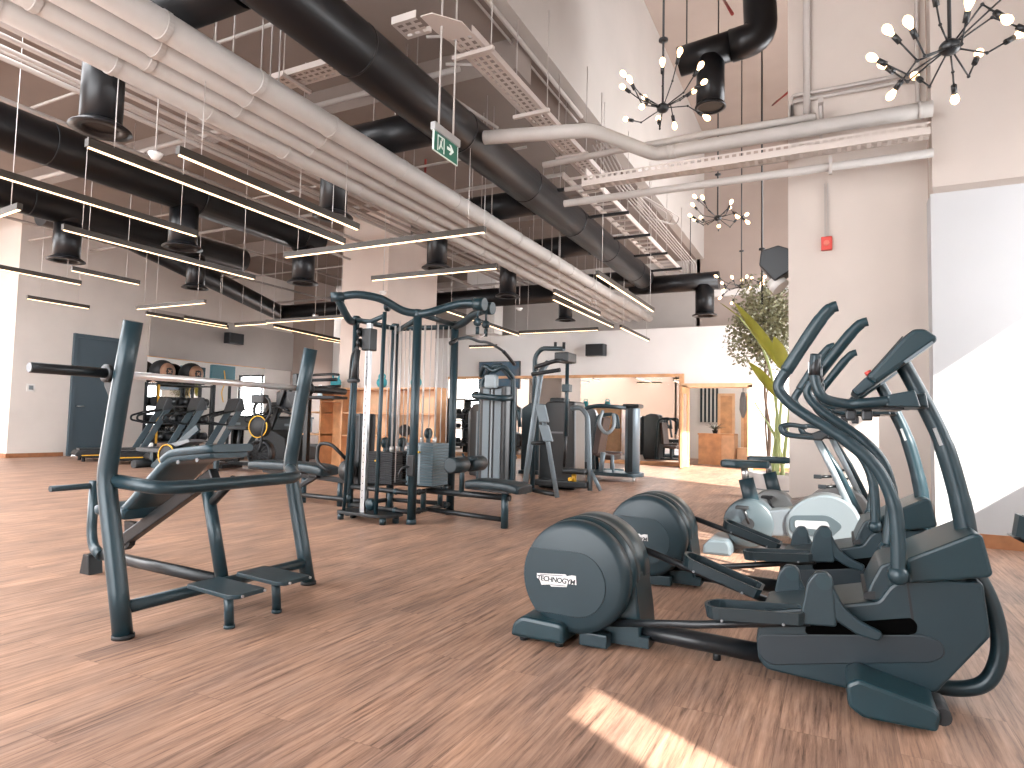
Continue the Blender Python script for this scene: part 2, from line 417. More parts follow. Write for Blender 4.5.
# unseen front behind the camera, its windows added to bring in daylight
wf = MB()
wf.box(-20.2, -8.6, -4.2, -4.0, 0, 4.15).box(-8.6, 3.2, -4.2, -4.0, 0, 0.3).box(-20.2, -3.5, -4.2, -4.0, 5.7, 5.85).box(-3.5, 3.2, -4.2, -4.0, 3.4, 4.6).box(-3.5, 3.2, -4.2, -4.0, 6.2, 9.4).box(-3.5, -3.1, -4.2, -4.0, 4.6, 6.2).box(-0.6, 3.2, -4.2, -4.0, 4.6, 6.2)
for x in (-20.1, -17.4, -14.5, -11.6, -8.6, -5.9, -3.3, -0.4): wf.box(x-0.12, x+0.12, -4.2, -4.0, 4.15 if x < -8.7 else 0.3, 5.7 if x < -3.4 else 3.4)
wf.box(-0.4, 3.2, -4.2, -4.0, 0.3, 3.4)
struct('wall_front', wf, mat('front_wall_brown', (0.36, 0.26, 0.20), 0.8))
for i, (x0, x1, z0, z1) in enumerate(((-17.28, -14.62, 4.15, 5.7), (-14.38, -11.72, 4.15, 5.7), (-11.48, -8.72, 4.15, 5.7), (-8.48, -6.02, 0.3, 5.7), (-5.78, -3.42, 0.3, 5.7), (-3.18, -0.52, 0.3, 3.4))):
    m_ = MB(); m_.box(x0, x1, -4.12, -4.06, z0, z0+0.06).box(x0, x1, -4.12, -4.06, z1-0.06, z1).box(x0, x0+0.06, -4.12, -4.06, z0+0.06, z1-0.06).box(x1-0.06, x1, -4.12, -4.06, z0+0.06, z1-0.06)
    struct('window_%d' % (i+1), m_, FRAMEB)  # frames of the added front openings
struct('window_7', MB().box(-15.9, -13.4, 17.9, 17.96, 0.8, 0.86).box(-15.9, -13.4, 17.9, 17.96, 2.64, 2.7).box(-14.68, -14.62, 17.9, 17.96, 0.86, 2.64).box(-15.9, -15.84, 17.9, 17.96, .86, 2.64).box(-13.46, -13.4, 17.9, 17.96, .86, 2.64), FRAMEB)
struct('window_8', MB().box(3.05, 3.11, 9.5, 15.5, 0.4, 0.46).box(3.05, 3.11, 9.5, 15.5, 5.94, 6.0).box(3.05, 3.11, 12.17, 12.23, 0.46, 5.64), FRAMEB)
# skirting
struct('baseboard_left', MB().box(-17.2, -17.18, 8.27, 9.5, 0, 0.1).box(-17.2, -17.18, 10.9, 11.55, 0, 0.1).box(-20.0, -17.18, 8.25, 8.27, 0, 0.1), SKIRT)
struct('baseboard_back', MB().box(-11.2, -3.66, 17.81, 17.85, 0, 0.09), WOOD)
struct('baseboard_back.001', MB().box(-1.9, 3.0, 17.83, 17.85, 0, 0.1), SKIRT)
struct('baseboard_right', MB().box(0.872, 3.0, 7.545, 7.56, 0, 0.13), SKIRT)
struct('baseboard_pillar', MB().box(-0.475, 0.872, 7.835, 7.85, 0, 0.1).box(-0.475, -0.46, 7.835, 9.2, 0, 0.1), SKIRT)
# mirrors
t = thing('wall_mirror', 'tall frameless mirror on the left wall behind the treadmills', 'mirror', (-17.2, 13.6, 0))
MB().box(0.0, 0.03, -2.05, 2.1, 0.06, 2.70).build('glass', MIRROR, t)
MB().box(0.0, 0.05, -2.05, 2.1, 2.70, 2.73).build('trim', WOOD, t)
t = thing('wall_mirror', 'wide oak framed mirror on the back wall left of the doorway', 'mirror', (-7.45, 17.85, 0))
MB().box(-3.75, 3.66, -0.03, 0.0, 0.11, 2.44).build('glass', MIRROR, t)
MB().box(-3.8, 3.78, -0.09, 0.0, 2.44, 2.52).box(3.66, 3.78, -0.09, 0.0, 0.0, 2.44).box(-3.8, 3.66, -0.05, 0, 0.05, 0.11).build('frame', WOOD, t)
# free standing column behind the shelves
struct('wall_column', MB().box(-10.30, -8.98, 11.6, 11.75, 0, 5.85).box(-10.30, -8.98, 11.75, 13.6, 0, 5.85), mat('column_paint', (0.64, 0.545, 0.485), 0.8, noise=0.04, nscale=1.5))
struct('wall_column.001', MB().box(-10.3, -9.3, 17.3, 17.85, 3.8, 5.85), WALLW)
# beams under the dim ceiling
for i, y in enumerate((3.5, 6.9, 12.4)):
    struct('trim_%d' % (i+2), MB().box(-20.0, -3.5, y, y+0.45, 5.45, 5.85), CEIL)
# left service door
d = struct('door_1', MB().box(-17.22, -17.16, 9.66, 10.74, 0.02, 3.0), DOORM)
struct('door_frame', MB().box(-17.2, -17.12, 9.57, 9.66, 0, 3.09).box(-17.2, -17.12, 10.74, 10.83, 0, 3.09).box(-17.2, -17.12, 9.66, 10.74, 3.0, 3.09), DOORM, d)
struct('door_handle', MB().tube([(-17.16, 9.75, 1.25), (-17.10, 9.75, 1.25), (-17.10, 9.88, 1.25)], 0.014, fil=0.02), STEEL, d)
# doorway in the back wall
d = struct('door_2', MB().box(-3.72, -3.58, 17.72, 18.12, 0, 2.2).box(-2.02, -1.92, 17.72, 18.12, 0, 2.2).box(-3.72, -1.92, 17.72, 18.12, 2.14, 2.25), WOODP)
struct('door_leaf', MB().box(-3.58, -3.53, 16.95, 17.72, 0.02, 0.22).box(-3.58, -3.53, 16.95, 17.72, 1.95, 2.12).box(-3.58, -3.53, 16.95, 17.09, 0.22, 1.95).box(-3.58, -3.53, 17.58, 17.72, 0.22, 1.95), WOOD, d)
struct('door_glass', MB().box(-3.56, -3.55, 17.09, 17.58, 0.22, 1.95), mat('door_glass', (0.5, 0.42, 0.36), 0.1, 0.0), d)
# small lobby beyond the doorway
struct('wall_lobby', MB().box(-5.2, -5.0, 18.1, 23, 0, 3.6).box(-5.2, 0.4, 22.8, 23.0, 0, 3.6).box(0.2, 0.4, 18.6, 23, 0, 3.6), WALLW)
struct('ceiling.002', MB().box(-5.2, 0.4, 18.6, 23, 3.5, 3.6), WALLW)
for i, (x0, x1) in enumerate(((-3.55, -3.0), (-2.8, -2.2))):
    d = struct('door_%d' % (i+3), MB().box(x0, x0+0.08, 22.7, 22.8, 0, 2.15).box(x1-0.08, x1, 22.7, 22.8, 0, 2.15).box(x0, x1, 22.7, 22.8, 2.15, 2.23), WOODP)
    struct('door_leaf', MB().box(x0+0.08, x1-0.08, 22.74, 22.8, 0, 2.15), WOOD, d)
t = thing('added_panel_light', 'square light panel added out of view on the lobby ceiling to brighten it', 'ceiling light', (-2.6, 20.6, 3.5))  # unseen lamp, added to light the lobby
MB().box(-0.6, 0.6, -0.6, 0.6, -0.05, 0.0).build('frame', WHITEP, t)
MB().box(-0.55, 0.55, -0.55, 0.55, -0.06, -0.05).build('diffuser', mat('added_panel_glow', (1, 1, 1), 0.5, emit=(1, 0.95, 0.88), estr=14), t)
# ------------------------------------------------------------------ four big pipes
def pipe_run(x, z, r, y0, y1, rings, label):
    t = thing('ceiling_pipe', label, 'pipe', (x, 0, z), group='thick painted pipes over the gym floor')
    MB().tube([(0, y0, 0), (0, y1-0.06, 0)], r, 22).build('pipe', PIPE, t)
    MB().tube([(0, y1-0.06, 0), (0, y1, 0)], [r, r*0.85], 22).build('end_cap', PIPE, t)
    for y in rings:
        if y < y1: MB().lathe([(r+0.001, -0.028), (r+0.007, -0.024), (r+0.007, 0.024), (r+0.001, 0.028)], (0, y, 0), 'y', 26, smooth=False, closed=True).build('coupling', PIPE, t)
    m_ = MB()
    for y in rings[::2]:
        if y < y1: m_.cyl((0, y+0.25, r), (0, y+0.25, 5.85-z), 0.007, seg=6)
    m_.build('hanger_rod', CONDUIT, t)
rg = [-1.2, 0.6, 2.2, 3.05, 3.95, 4.9, 6.1, 7.3, 8.1, 9.2, 10.4, 11.5, 12.7, 13.9, 15.0, 16.2]
pipe_run(-4.58, 4.05, 0.110, -4, 17.6, rg, 'thickest painted pipe of the four, nearest the black main duct')
pipe_run(-4.825, 4.03, 0.108, -4, 17.4, [y+0.12 for y in rg], 'thick painted pipe, second of the four from the black main duct')
pipe_run(-5.045, 3.99, 0.088, -4, 17.2, [y+0.2 for y in rg], 'slimmest painted pipe of the four, third from the black main duct')
pipe_run(-5.27, 3.96, 0.108, -4, 17.0, [y+0.05 for y in rg], 'painted pipe at the outer edge of the four, nearest the light strips')

# ------------------------------------------------------------------ black ducts
def ring(m_, c, r, axis): m_.lathe([(r, -0.012), (r+0.005, -0.010), (r+0.005, 0.010), (r, 0.012)], c, axis, 28, closed=True)
t = thing('main_duct', 'long round black main duct running beside the four pipes', 'duct', (-3.86, 0, 4.42))
MB().tube([(0, -4, 0), (0, 14.2, 0)], 0.25, 32).build('duct', DUCT, t)
m_ = MB()
for y in (1.2, 2.6, 4.4, 6.2, 8.0, 9.8, 11.6, 13.4): ring(m_, (0, y, 0), 0.25, 'y')
m_.build('seam_ring', DUCT, t)
t = thing('end_duct', 'black duct crossing at the far end of the main duct with a downward outlet', 'duct', (-3.86, 14.45, 4.28))
MB().tube([(-0.35, 0, 0), (1.62, 0, 0)], 0.2, 28).build('duct', DUCT, t)
MB().tube([(1.32, 0, -0.1), (1.32, 0, -0.72)], 0.2, 28).build('outlet', DUCT, t)
MB().lathe([(0.2, 0), (0.27, -0.03), (0.27, -0.05), (0.18, -0.05), (0.17, 0.1)], (1.32, 0, -0.72), 'z', 28).build('flange', DUCT, t)
MB().cyl((1.0, 0, 0.2), (1.0, 0, 1.57), 0.008, seg=6).build('hanger_rod', RUBBER, t)

def vent(x, y, zt, zb, r, label, branch=True, x2=-3.86, name='duct_outlet'):
    t = thing(name, label, 'duct outlet', (x, y, zb))
    MB().tube([(0, 0, 0.02), (0, 0, zt-zb)], r, 28).build('outlet', DUCT, t)
    MB().lathe([(r, 0.05), (r+0.075, 0.0), (r+0.08, -0.012), (r-0.02, -0.012), (r-0.03, 0.05), (0, 0.05)], (0, 0, 0), 'z', 32).build('flange', DUCT, t)
    if branch: MB().tube([(-0.15, 0, zt-zb), (x2-x-0.2, 0, zt-zb)], 0.2, 26).build('branch_duct', DUCT, t)
    else: MB().tube([(0, 0, zt-zb-0.02), (0, 0, zt-zb+0.3)], r, 28).build('collar', DUCT, t)
for a in ((-5.72, 3.30, 'black drum shaped duct outlet above the nearest light strips'),
          (-5.50, 5.98, 'black duct outlet just behind the two near light strips'),
          (-5.76, 8.70, 'black duct outlet above the column beside the cable station'),
          (-5.74, 11.2, 'black duct outlet above the cable station lat bar'),
          (-5.76, 14.3, 'black duct outlet above the back wall loudspeaker')):
    vent(a[0], a[1], 4.42, 3.56, 0.165, a[2])
def dtube(name, label, pts, r, rings=()):
    t = thing(name, label, 'duct', (0, 0, 0))
    MB().tube(pts, r, 28, fil=0.35).build('duct', DUCT, t)
    m_ = MB()
    for y in rings:
        a, b = V(pts[0]), V(pts[1]); k = (y-a.y)/(b.y-a.y); ring(m_, tuple(a+(b-a)*k), r, 'y')
    m_.build('seam_ring', DUCT, t)
    return t
dtube('side_duct', 'black round duct above the left light strips, nearer of the two long ones', [(-8.7, -4, 4.4), (-8.7, 9.05, 4.4)], 0.27, (2, 4.4, 6.5, 8.6))
dtube('side_duct', 'black round duct high over the left side, farther of the two long ones', [(-11.3, -4, 4.4), (-11.3, 9.6, 4.4)], 0.24, (3, 5.5, 8))
dtube('side_duct', 'black duct with a bend crossing in front of the left wall', [(-13.1, 6.6, 4.75), (-13.1, 8.2, 4.75), (-15.6, 14.8, 4.35), (-11.2, 14.8, 4.35), (-6.2, 14.8, 4.35)], 0.24)
for a in ((-8.7, 6.3, 3.58, 0.20, 'wide black duct outlet hanging below the left duct'), (-8.7, 8.75, 3.55, 0.20, 'black duct outlet left of the tall column'),
          (-11.3, 6.1, 3.58, 0.20, 'black duct outlet near the slate service door'), (-11.3, 8.5, 3.6, 0.17, 'black duct outlet over the treadmills'), (-11.2, 14.8, 3.3, 0.17, 'low black duct outlet beside the tall column')):
    vent(a[0], a[1], 4.2, a[2], a[3], a[4], branch=False)
t = thing('atrium_duct', 'large black elbow duct hanging in the tall space on the right', 'duct', (0, 9.0, 0))
MB().tube([(-1.95, 0, 6.26), (-1.2, 0, 6.33)], 0.20, 28).build('duct', DUCT, t)
MB().tube([(-1.25, 0, 6.32), (-0.86, 0, 6.36), (-0.88, 0, 6.9), (-0.95, 0, 9.4)], 0.215, 28, fil=0.26).build('riser', DUCT, t)
MB().tube([(-1.52, 0, 6.2), (-1.52, 0, 5.52)], 0.19, 28).build('outlet', DUCT, t)
MB().lathe([(0.19, 0.03), (0.21, 0.0), (0.21, -0.02), (0.17, -0.02), (0.165, 0.03)], (-1.52, 0, 5.52), 'z', 28, closed=True).build('flange', DUCT, t)
MB().cyl((-1.85, 0, 6.5), (-1.85, 0, 9.4), 0.01, seg=6).build('hanger_rod', RUBBER, t)

# ------------------------------------------------------------------ linear lights (all hang at the same height)
def strip(a, b, label, n=0):
    ax, ay = a; bx, by = b; L = math.hypot(bx-ax, by-ay); rz = math.atan2(by-ay, bx-ax)
    t = thing('linear_light', label, 'ceiling light', ((ax+bx)/2, (ay+by)/2, 3.2), rz, 'linear lights over the gym')
    MB().box(-L/2, L/2, -0.026, 0.026, 0.008, 0.075).build('housing', STRIPB, t)
    MB().box(-L/2+0.015, L/2-0.015, -0.014, 0.014, 0.0, 0.008).build('diffuser', LED, t)
    for s in (-1, 1):
        k = s*(L/2-0.22); wx_ = (ax+bx)/2+math.cos(rz)*k; wy_ = (ay+by)/2+math.sin(rz)*k
        top = 2.64
        for px_, pz_, pr_ in ((-4.58, 4.05, 0.11), (-4.825, 4.03, 0.108), (-5.045, 3.99, 0.088), (-5.27, 3.96, 0.108), (-3.86, 4.42, 0.25), (-8.7, 4.4, 0.27), (-11.3, 4.4, 0.24)):
            if abs(wx_-px_) < pr_+0.01 and not (px_ < -8 and wy_ > 9): top = min(top, pz_-math.sqrt(max(0, pr_**2-(wx_-px_)**2))-3.2)
        if any(y0 < wy_ < y0+0.45 for y0 in (3.5, 6.9, 12.4)): top = min(top, 2.25)
        MB().cyl((k, 0, 0.075), (k, 0, top), 0.0045, seg=6).build('suspension_wire', CABLE, t)
S = [((-5.34, 2.98), (-5.34, 6.02), 'long light strip nearer of the two beside the four pipes, hanging left of the pair'),
     ((-4.79, 3.38), (-4.79, 5.62), 'light strip closest to the underside of the four pipes'),
     ((-6.78, 2.4), (-6.78, 5.09), 'light strip running off the left edge below the wide black duct'),
     ((-8.04, 4.28), (-8.04, 7.07), 'light strip second down on the left, starting beside the duct outlet'),
     ((-11.2, 4.4), (-11.2, 6.3), 'light strip running off the left edge in front of the left wall'),
     ((-13.6, 6.7), (-13.6, 7.84), 'short light strip lowest on the left, left of the service door'),
     ((-10.22, 5.6), (-10.22, 6.66), 'short light strip just above the service door'),
     ((-6.54, 6.24), (-3.50, 6.24), 'long crosswise light strip in front of the tall column'),
     ((-6.34, 7.8), (-4.17, 7.8), 'crosswise light strip just above the curved pull-up bar'),
     ((-12.67, 8.24), (-10.64, 8.24), 'crosswise light strip above the incline bench left upright'),
     ((-13.12, 8.73), (-13.12, 10.82), 'light strip left of the loudspeaker on the left wall'),
     ((-12.80, 9.4), (-12.80, 10.52), 'short light strip above the loudspeaker on the left wall'),
     ((-12.62, 10.6), (-11.57, 10.6), 'short crosswise light strip right of the left loudspeaker'),
     ((-11.5, 10.5), (-9.12, 10.5), 'crosswise light strip ending at the tall column'),
     ((-11.8, 11.0), (-12.1, 13.9), 'light strip pointing away above the incline bench right upright'),
     ((-12.4, 13.1), (-12.4, 14.0), 'tiny light strip farthest left beside the column'),
     ((-8.9, 3.78), (-7.68, 3.66), 'light strip end poking in at the left edge of the view'),
     ((-3.02, 8.67), (-3.02, 11.86), 'light strip right of the four pipes near their far end'),
     ((-4.08, 9.62), (-4.08, 11.9), 'light strip under the four pipes, nearer of the pair at the far end'),
     ((-4.32, 10.15), (-4.32, 13.5), 'light strip under the four pipes, longer of the pair at the far end'),
     ((-4.18, 13.6), (-4.18, 16.0), 'light strip farthest back, above the back mirror'),
     ((-6.74, 13.8), (-4.76, 13.8), 'crosswise light strip left of the back loudspeaker'),
     ((-6.72, 10.5), (-6.9, 14.1), 'light strip behind the lat pulldown bar'),
     ((-9.4, 16.0), (-8.5, 16.0), 'short crosswise light strip above the wall television')]
for a, b, l in S: strip(a, b, l)

# ------------------------------------------------------------------ perforated cable tray
def perforated(m_, x0, x1, y0, y1, z, along, pitch=0.09, rows=3, side=0.07):
    """tray floor with punched slots and two solid side flanges"""
    if along == 'y':
        n = int(abs(y1-y0)/pitch); w = (x1-x0)/(2*rows+1)
        for i in range(n):
            ya = y0+i*pitch; m_.quad([(x0, ya, z), (x1, ya, z), (x1, ya+pitch*0.4, z), (x0, ya+pitch*0.4, z)])
            for k in range(rows+1): m_.quad([(x0+2*k*w, ya+pitch*0.4, z), (x0+(2*k+1)*w, ya+pitch*0.4, z), (x0+(2*k+1)*w, ya+pitch, z), (x0+2*k*w, ya+pitch, z)])
        m_.box(x0-0.004, x0+0.004, y0, y0+n*pitch, z, z+side).box(x1-0.004, x1+0.004, y0, y0+n*pitch, z, z+side)
    else:
        n = int(abs(x1-x0)/pitch); w = (y1-y0)/(2*rows+1)
        for i in range(n):
            xa = x0+i*pitch; m_.quad([(xa, y0, z), (xa+pitch*0.4, y0, z), (xa+pitch*0.4, y1, z), (xa, y1, z)])
            for k in range(rows+1): m_.quad([(xa+pitch*0.4, y0+2*k*w, z), (xa+pitch, y0+2*k*w, z), (xa+pitch, y0+(2*k+1)*w, z), (xa+pitch*0.4, y0+(2*k+1)*w, z)])
        m_.box(x0, x0+n*pitch, y0-0.004, y0+0.004, z, z+side).box(x0, x0+n*pitch, y1-0.004, y1+0.004, z, z+side)
TRAY = mat('punched_tray', (0.56, 0.50, 0.46), 0.5, 0.2)
t = thing('cable_tray', 'punched cable tray right of the main duct with a corner bend', 'cable tray', (0, 0, 0))
m_ = MB(); perforated(m_, -3.27, -3.0, 5.0, 8.9, 4.7, 'y'); m_.build('tray', TRAY, t)
m_ = MB(); perforated(m_, -3.62, -3.3, 4.6, 4.85, 4.7, 'x'); m_.build('tray', TRAY, t)
MB().prism([(-3.3, 4.6), (-3.18, 4.6), (-3.0, 4.82), (-3.0, 5.02), (-3.27, 5.02), (-3.3, 4.85)], 4.69, 4.70, 'z').build('bend', TRAY, t)
m_ = MB()
for y in (5.25, 6.6, 7.9):
    m_.box(-3.36, -2.9, y-0.02, y+0.02, 4.64, 4.68)
m_.build('bracket', TRAY, t)
m_ = MB()
for y in (5.25, 6.6, 7.9):
    for x in (-3.33, -2.93): m_.cyl((x, y, 4.66), (x, y, 5.85 if x < -3.3 else 5.85), 0.006, seg=6)
m_.build('hanger_rod', CONDUIT, t)
t = thing('cable_tray', 'punched cable tray crossing in front of the pillar on the right', 'cable tray', (0, 0, 0))
m_ = MB(); perforated(m_, -2.75, 0.86, 7.28, 7.42, 3.98, 'x', side=0.06)
n = int(3.6/0.075)
for i in range(n):   # punched upright side that faces the room
    xa = -2.75+i*0.075
    m_.quad([(xa, 7.275, 3.98), (xa+0.03, 7.275, 3.98), (xa+0.03, 7.275, 4.10), (xa, 7.275, 4.10)])
    for z0, z1 in ((3.98, 4.0), (4.03, 4.05), (4.08, 4.10)):
        m_.quad([(xa+0.03, 7.275, z0), (xa+0.075, 7.275, z0), (xa+0.075, 7.275, z1), (xa+0.03, 7.275, z1)])
m_.build('tray', TRAY, t)
t = thing('cable_tray', 'short punched cable tray crossing high behind the four thick pipes', 'cable tray', (0, 0, 0))
m_ = MB(); perforated(m_, -7.4, -4.95, 5.25, 5.5, 5.0, 'x'); m_.build('tray', TRAY, t)
MB().box(-5.6, -5.56, 5.15, 5.6, 4.94, 4.98).box(-6.8, -6.76, 5.15, 5.6, 4.94, 4.98).build('bracket', TRAY, t)
MB().cyl((-5.58, 5.18, 4.96), (-5.58, 5.18, 5.85), 0.006, seg=6).cyl((-6.78, 5.18, 4.96), (-6.78, 5.18, 5.85), 0.006, seg=6).build('hanger_rod', CONDUIT, t)
t = thing('cable_ladder', 'ladder style cable tray running to the far end beside the main duct', 'cable tray', (0, 0, 4.55))
m_ = MB()
for x in (-3.42, -3.08): m_.box(x-0.012, x+0.012, 8.3, 14.6, 0, 0.09)
m_.build('rail', TRAY, t)
m_ = MB()
for i in range(21): m_.box(-3.42, -3.08, 8.4+i*0.3, 8.43+i*0.3, 0.0, 0.03)
m_.build('rung', TRAY, t)
m_ = MB()
for i in range(5): m_.box(-3.9, -2.95, 8.6+i*1.35, 8.65+i*1.35, -0.06, -0.02)
m_.build('bracket', RUBBER, t)
m_ = MB()
for i in range(5):
    for x in (-3.52, -2.97): m_.cyl((x, 8.62+i*1.35, -0.04), (x, 8.62+i*1.35, 1.3 if x < -3.3 else 1.3), 0.006, seg=6)
m_.build('hanger_rod', CONDUIT, t)

# ------------------------------------------------------------------ conduits
def conduit(label, pts, r=0.016, m=None, fil=0.12, cat='conduit', name='conduit', group=None):
    o = MB().tube(pts, r, 10, fil=fil).build(name, m or CONDUIT)
    return tag(o, label, cat, group)
G = 'bundled conduits beside the ladder tray'
for i in range(5):
    x = -2.98+i*0.055
    conduit('thin painted conduit of the bundle beside the ladder tray', [(x, 8.3, 4.95), (x, 9.3, 4.72), (x, 14.3+0.08*i, 4.72), (x-0.05, 14.6+0.08*i, 4.3)], 0.011, group=G)
for i in range(3):
    conduit('thin painted conduit looping out from under the bulkhead', [(-3.05, 9.0+0.1*i, 4.85), (-2.62+0.08*i, 11.2+0.14*i, 4.82), (-2.75+0.08*i, 11.5+0.14*i, 4.78), (-3.0, 11.0+0.1*i, 4.76)], 0.011, group='looping conduits under the bulkhead')
conduit('pale conduit along the edge of the dim ceiling', [(-3.42, -4, 5.75), (-3.42, 9.0, 5.75)], 0.03)
conduit('second pale conduit along the edge of the dim ceiling', [(-3.56, -4, 5.78), (-3.56, 9.2, 5.78)], 0.016)
conduit('looped conduit between the four pipes and the main duct', [(-4.5, 4.9, 5.8), (-4.5, 4.9, 5.1), (-4.4, 5.3, 5.1), (-4.2, 6.0, 5.0), (-4.0, 7.4, 5.0)], 0.02)
conduit('curved conduit crossing behind the exit sign', [(-4.0, 5.7, 5.3), (-3.5, 5.9, 5.3), (-3.35, 7.0, 5.1), (-3.35, 8.4, 4.8)], 0.016)
conduit('second curved conduit crossing behind the exit sign', [(-4.0, 6.1, 5.2), (-3.6, 6.3, 5.2), (-3.5, 7.2, 5.0), (-3.45, 8.5, 4.8)], 0.016)
for i, (x, z, r, l) in enumerate(((-6.15, 5.0, 0.03, 'pale pipe nearest the four thick pipes, under the dim ceiling'), (-6.35, 5.05, 0.02, 'thin pale pipe second out under the dim ceiling'), (-6.85, 4.65, 0.035, 'pale pipe over the near light strips'),
        (-7.0, 4.62, 0.02, 'thin pale pipe beside the one over the near light strips'), (-7.15, 4.68, 0.02, 'thin pale pipe in the middle of the run left of the red pipe'), (-7.62, 4.7, 0.03, 'pale pipe closest to the left duct, right of it'),
        (-7.32, 4.66, 0.024, 'thin pale pipe just left of the middle of the run by the red pipe'), (-7.9, 4.9, 0.022, 'thin pale pipe beside the left duct'), (-9.6, 5.1, 0.035, 'pale pipe left of the left duct'), (-9.8, 5.2, 0.02, 'thin pale pipe left of the left duct'), (-10.1, 4.8, 0.03, 'pale pipe between the two long left ducts'), (-12.4, 5.0, 0.03, 'pale pipe far left under the dim ceiling'), (-14.6, 4.9, 0.03, 'pale pipe running near the left wall'))):
    conduit(l, [(x, -3.9, z), (x, 17, z)], r)
for i, (y, z, l) in enumerate(((4.7, 5.2, 'crosswise pale pipe over the left duct outlet'), (6.4, 5.3, 'crosswise pale pipe above the left light strips'), (8.3, 5.1, 'crosswise pale pipe in front of the service door'), (9.7, 5.2, 'crosswise pale pipe beyond the near duct outlets'), (13.2, 5.15, 'crosswise pale pipe toward the back'), (15.6, 4.9, 'crosswise pale pipe closest to the back wall'))):
    conduit(l, [(-16.9, y, z), (-4.0, y, z)], 0.035 if i % 2 else 0.02)
conduit('red sprinkler pipe beside the four thick pipes', [(-6.6, -3.9, 4.6), (-6.6, 9.5, 4.6), (-6.6, 9.5, 5.8)], 0.022, REDPIPE, cat='sprinkler pipe', name='sprinkler_pipe')
conduit('red sprinkler pipe slanting across the tall space', [(-1.9, 12.4, 9.35), (-1.15, 8.4, 6.4)], 0.022, REDPIPE, cat='sprinkler pipe', name='sprinkler_pipe')
conduit('red sprinkler pipe against the back of the tall space', [(-1.35, 17.0, 9.2), (-0.6, 13.0, 7.6)], 0.022, REDPIPE, cat='sprinkler pipe', name='sprinkler_pipe')
# pipes crossing to the pillar
t = thing('crossing_pipe', 'thick pale pipe crossing to the pillar on the right with two bends', 'pipe', (0, 0, 0))
MB().tube([(-3.60, 6.35, 4.36), (-2.75, 6.46, 4.31), (-2.36, 6.52, 4.29), (-1.88, 7.40, 4.28), (0.885, 7.40, 4.28)], 0.078, 20, fil=0.10).build('pipe', PIPE, t)
m_ = MB()
for x in (-1.72, -1.65, 0.78): m_.lathe([(0.078, -0.02), (0.084, -0.02), (0.084, 0.02), (0.078, 0.02)], (x, 7.4, 4.28), 'x', 20, closed=True)
m_.build('coupling', PIPE, t)
conduit('thin pale pipe above the thick crossing pipe', [(-3.3, 7.35, 4.36), (-1.36, 7.4, 4.42), (-0.16, 7.4, 4.40)], 0.04, PIPE, name='crossing_pipe', cat='pipe')
conduit('slim pale pipe below the punched tray crossing to the pillar', [(-3.0, 7.35, 3.82), (0.885, 7.4, 3.83)], 0.045, PIPE, name='crossing_pipe', cat='pipe')
conduit('dark gap pipe behind the punched tray', [(-3.1, 7.6, 4.1), (-0.5, 7.75, 4.12), (-0.3, 7.75, 4.2)], 0.03, CONDUIT, name='crossing_pipe', cat='pipe')
for z in (4.87, 4.80):
    conduit('level conduit high on the pillar' if z > 4.83 else 'lower level conduit high on the pillar', [(-0.42, 7.80, z-0.4), (-0.42, 7.80, z), (0.83, 7.80, z)], 0.022, fil=0.05)
conduit('upright conduit on the pillar', [(-0.26, 7.79, 4.46), (-0.26, 7.79, 9.35)], 0.038)
conduit('upright conduit in the corner beside the pillar', [(0.80, 7.78, 4.5), (0.80, 7.78, 9.35)], 0.02)
t = thing('pipe_bracket', 'small steel bracket holding the crossing pipes at the pillar', 'bracket', (-0.1, 7.5, 0))
MB().box(-0.03, 0.0, -0.02, 0.02, 4.15, 4.6).box(-0.04, 0.01, -0.1, 0.34, 4.55, 4.6).build('bracket', CONDUIT, t)
MB().box(0.06, 0.09, -0.16, -0.12, 3.74, 3.93).build('clamp', CONDUIT, t)
t = thing('fire_alarm', 'red fire alarm call box at the end of a conduit on the pillar', 'fire alarm', (-0.07, 7.85, 3.13))
MB().rbox(-0.055, 0.055, -0.06, 0.0, -0.075, 0.075, 0.01).build('case', REDP, t)
MB().cyl((0, -0.06, 0.0), (0, -0.075, 0.0), 0.03).build('button', mat('dull_red', (0.6, 0.15, 0.1), 0.3), t)
MB().box(-0.02, -0.01, -0.03, -0.01, 0.075, 0.68).box(0.01, 0.02, -0.03, -0.01, 0.075, 0.68).build('conduit', CONDUIT, t)

# ------------------------------------------------------------------ exit sign
t = thing('exit_sign', 'green running figure exit sign hanging from two rods beside the pipes', 'exit sign', (-3.2, 4.92, 3.61))
MB().rbox(-0.035, 0.035, -0.30, 0.30, 0.10, 0.20, 0.008).build('housing', mat('sign_housing', (0.42, 0.43, 0.43), 0.35, 0.3), t)
MB().box(-0.008, 0.008, -0.27, 0.27, -0.14, 0.10).build('sign_panel', GREEN, t)
MB().box(-0.009, 0.009, -0.285, -0.27, -0.15, 0.10).box(-0.009, 0.009, 0.27, 0.285, -0.15, 0.10).box(-0.009, 0.009, -0.285, 0.285, -0.15, -0.14).build('panel_edge', SIGNW, t)
m_ = MB()
xs = (0.0085, 0.011)
m_.prism([(0.02, 0.015), (0.11, 0.015), (0.07, 0.06), (0.11, 0.06), (0.18, -0.005), (0.11, -0.07), (0.07, -0.07), (0.11, -0.025), (0.02, -0.025)], *xs, axis='x')
m_.build('arrow', SIGNW, t)
m_ = MB()   # figure stepping through a doorway
m_.prism([(-0.20, 0.08), (-0.04, 0.08), (-0.04, -0.12), (-0.06, -0.12), (-0.06, 0.062), (-0.18, 0.062), (-0.18, -0.12), (-0.20, -0.12)], *xs, axis='x')
m_.lathe([(0.0, 0.0085), (0.016, 0.0085), (0.016, 0.011), (0, 0.011)], (0, -0.10, 0.045), 'x', 14, smooth=False)
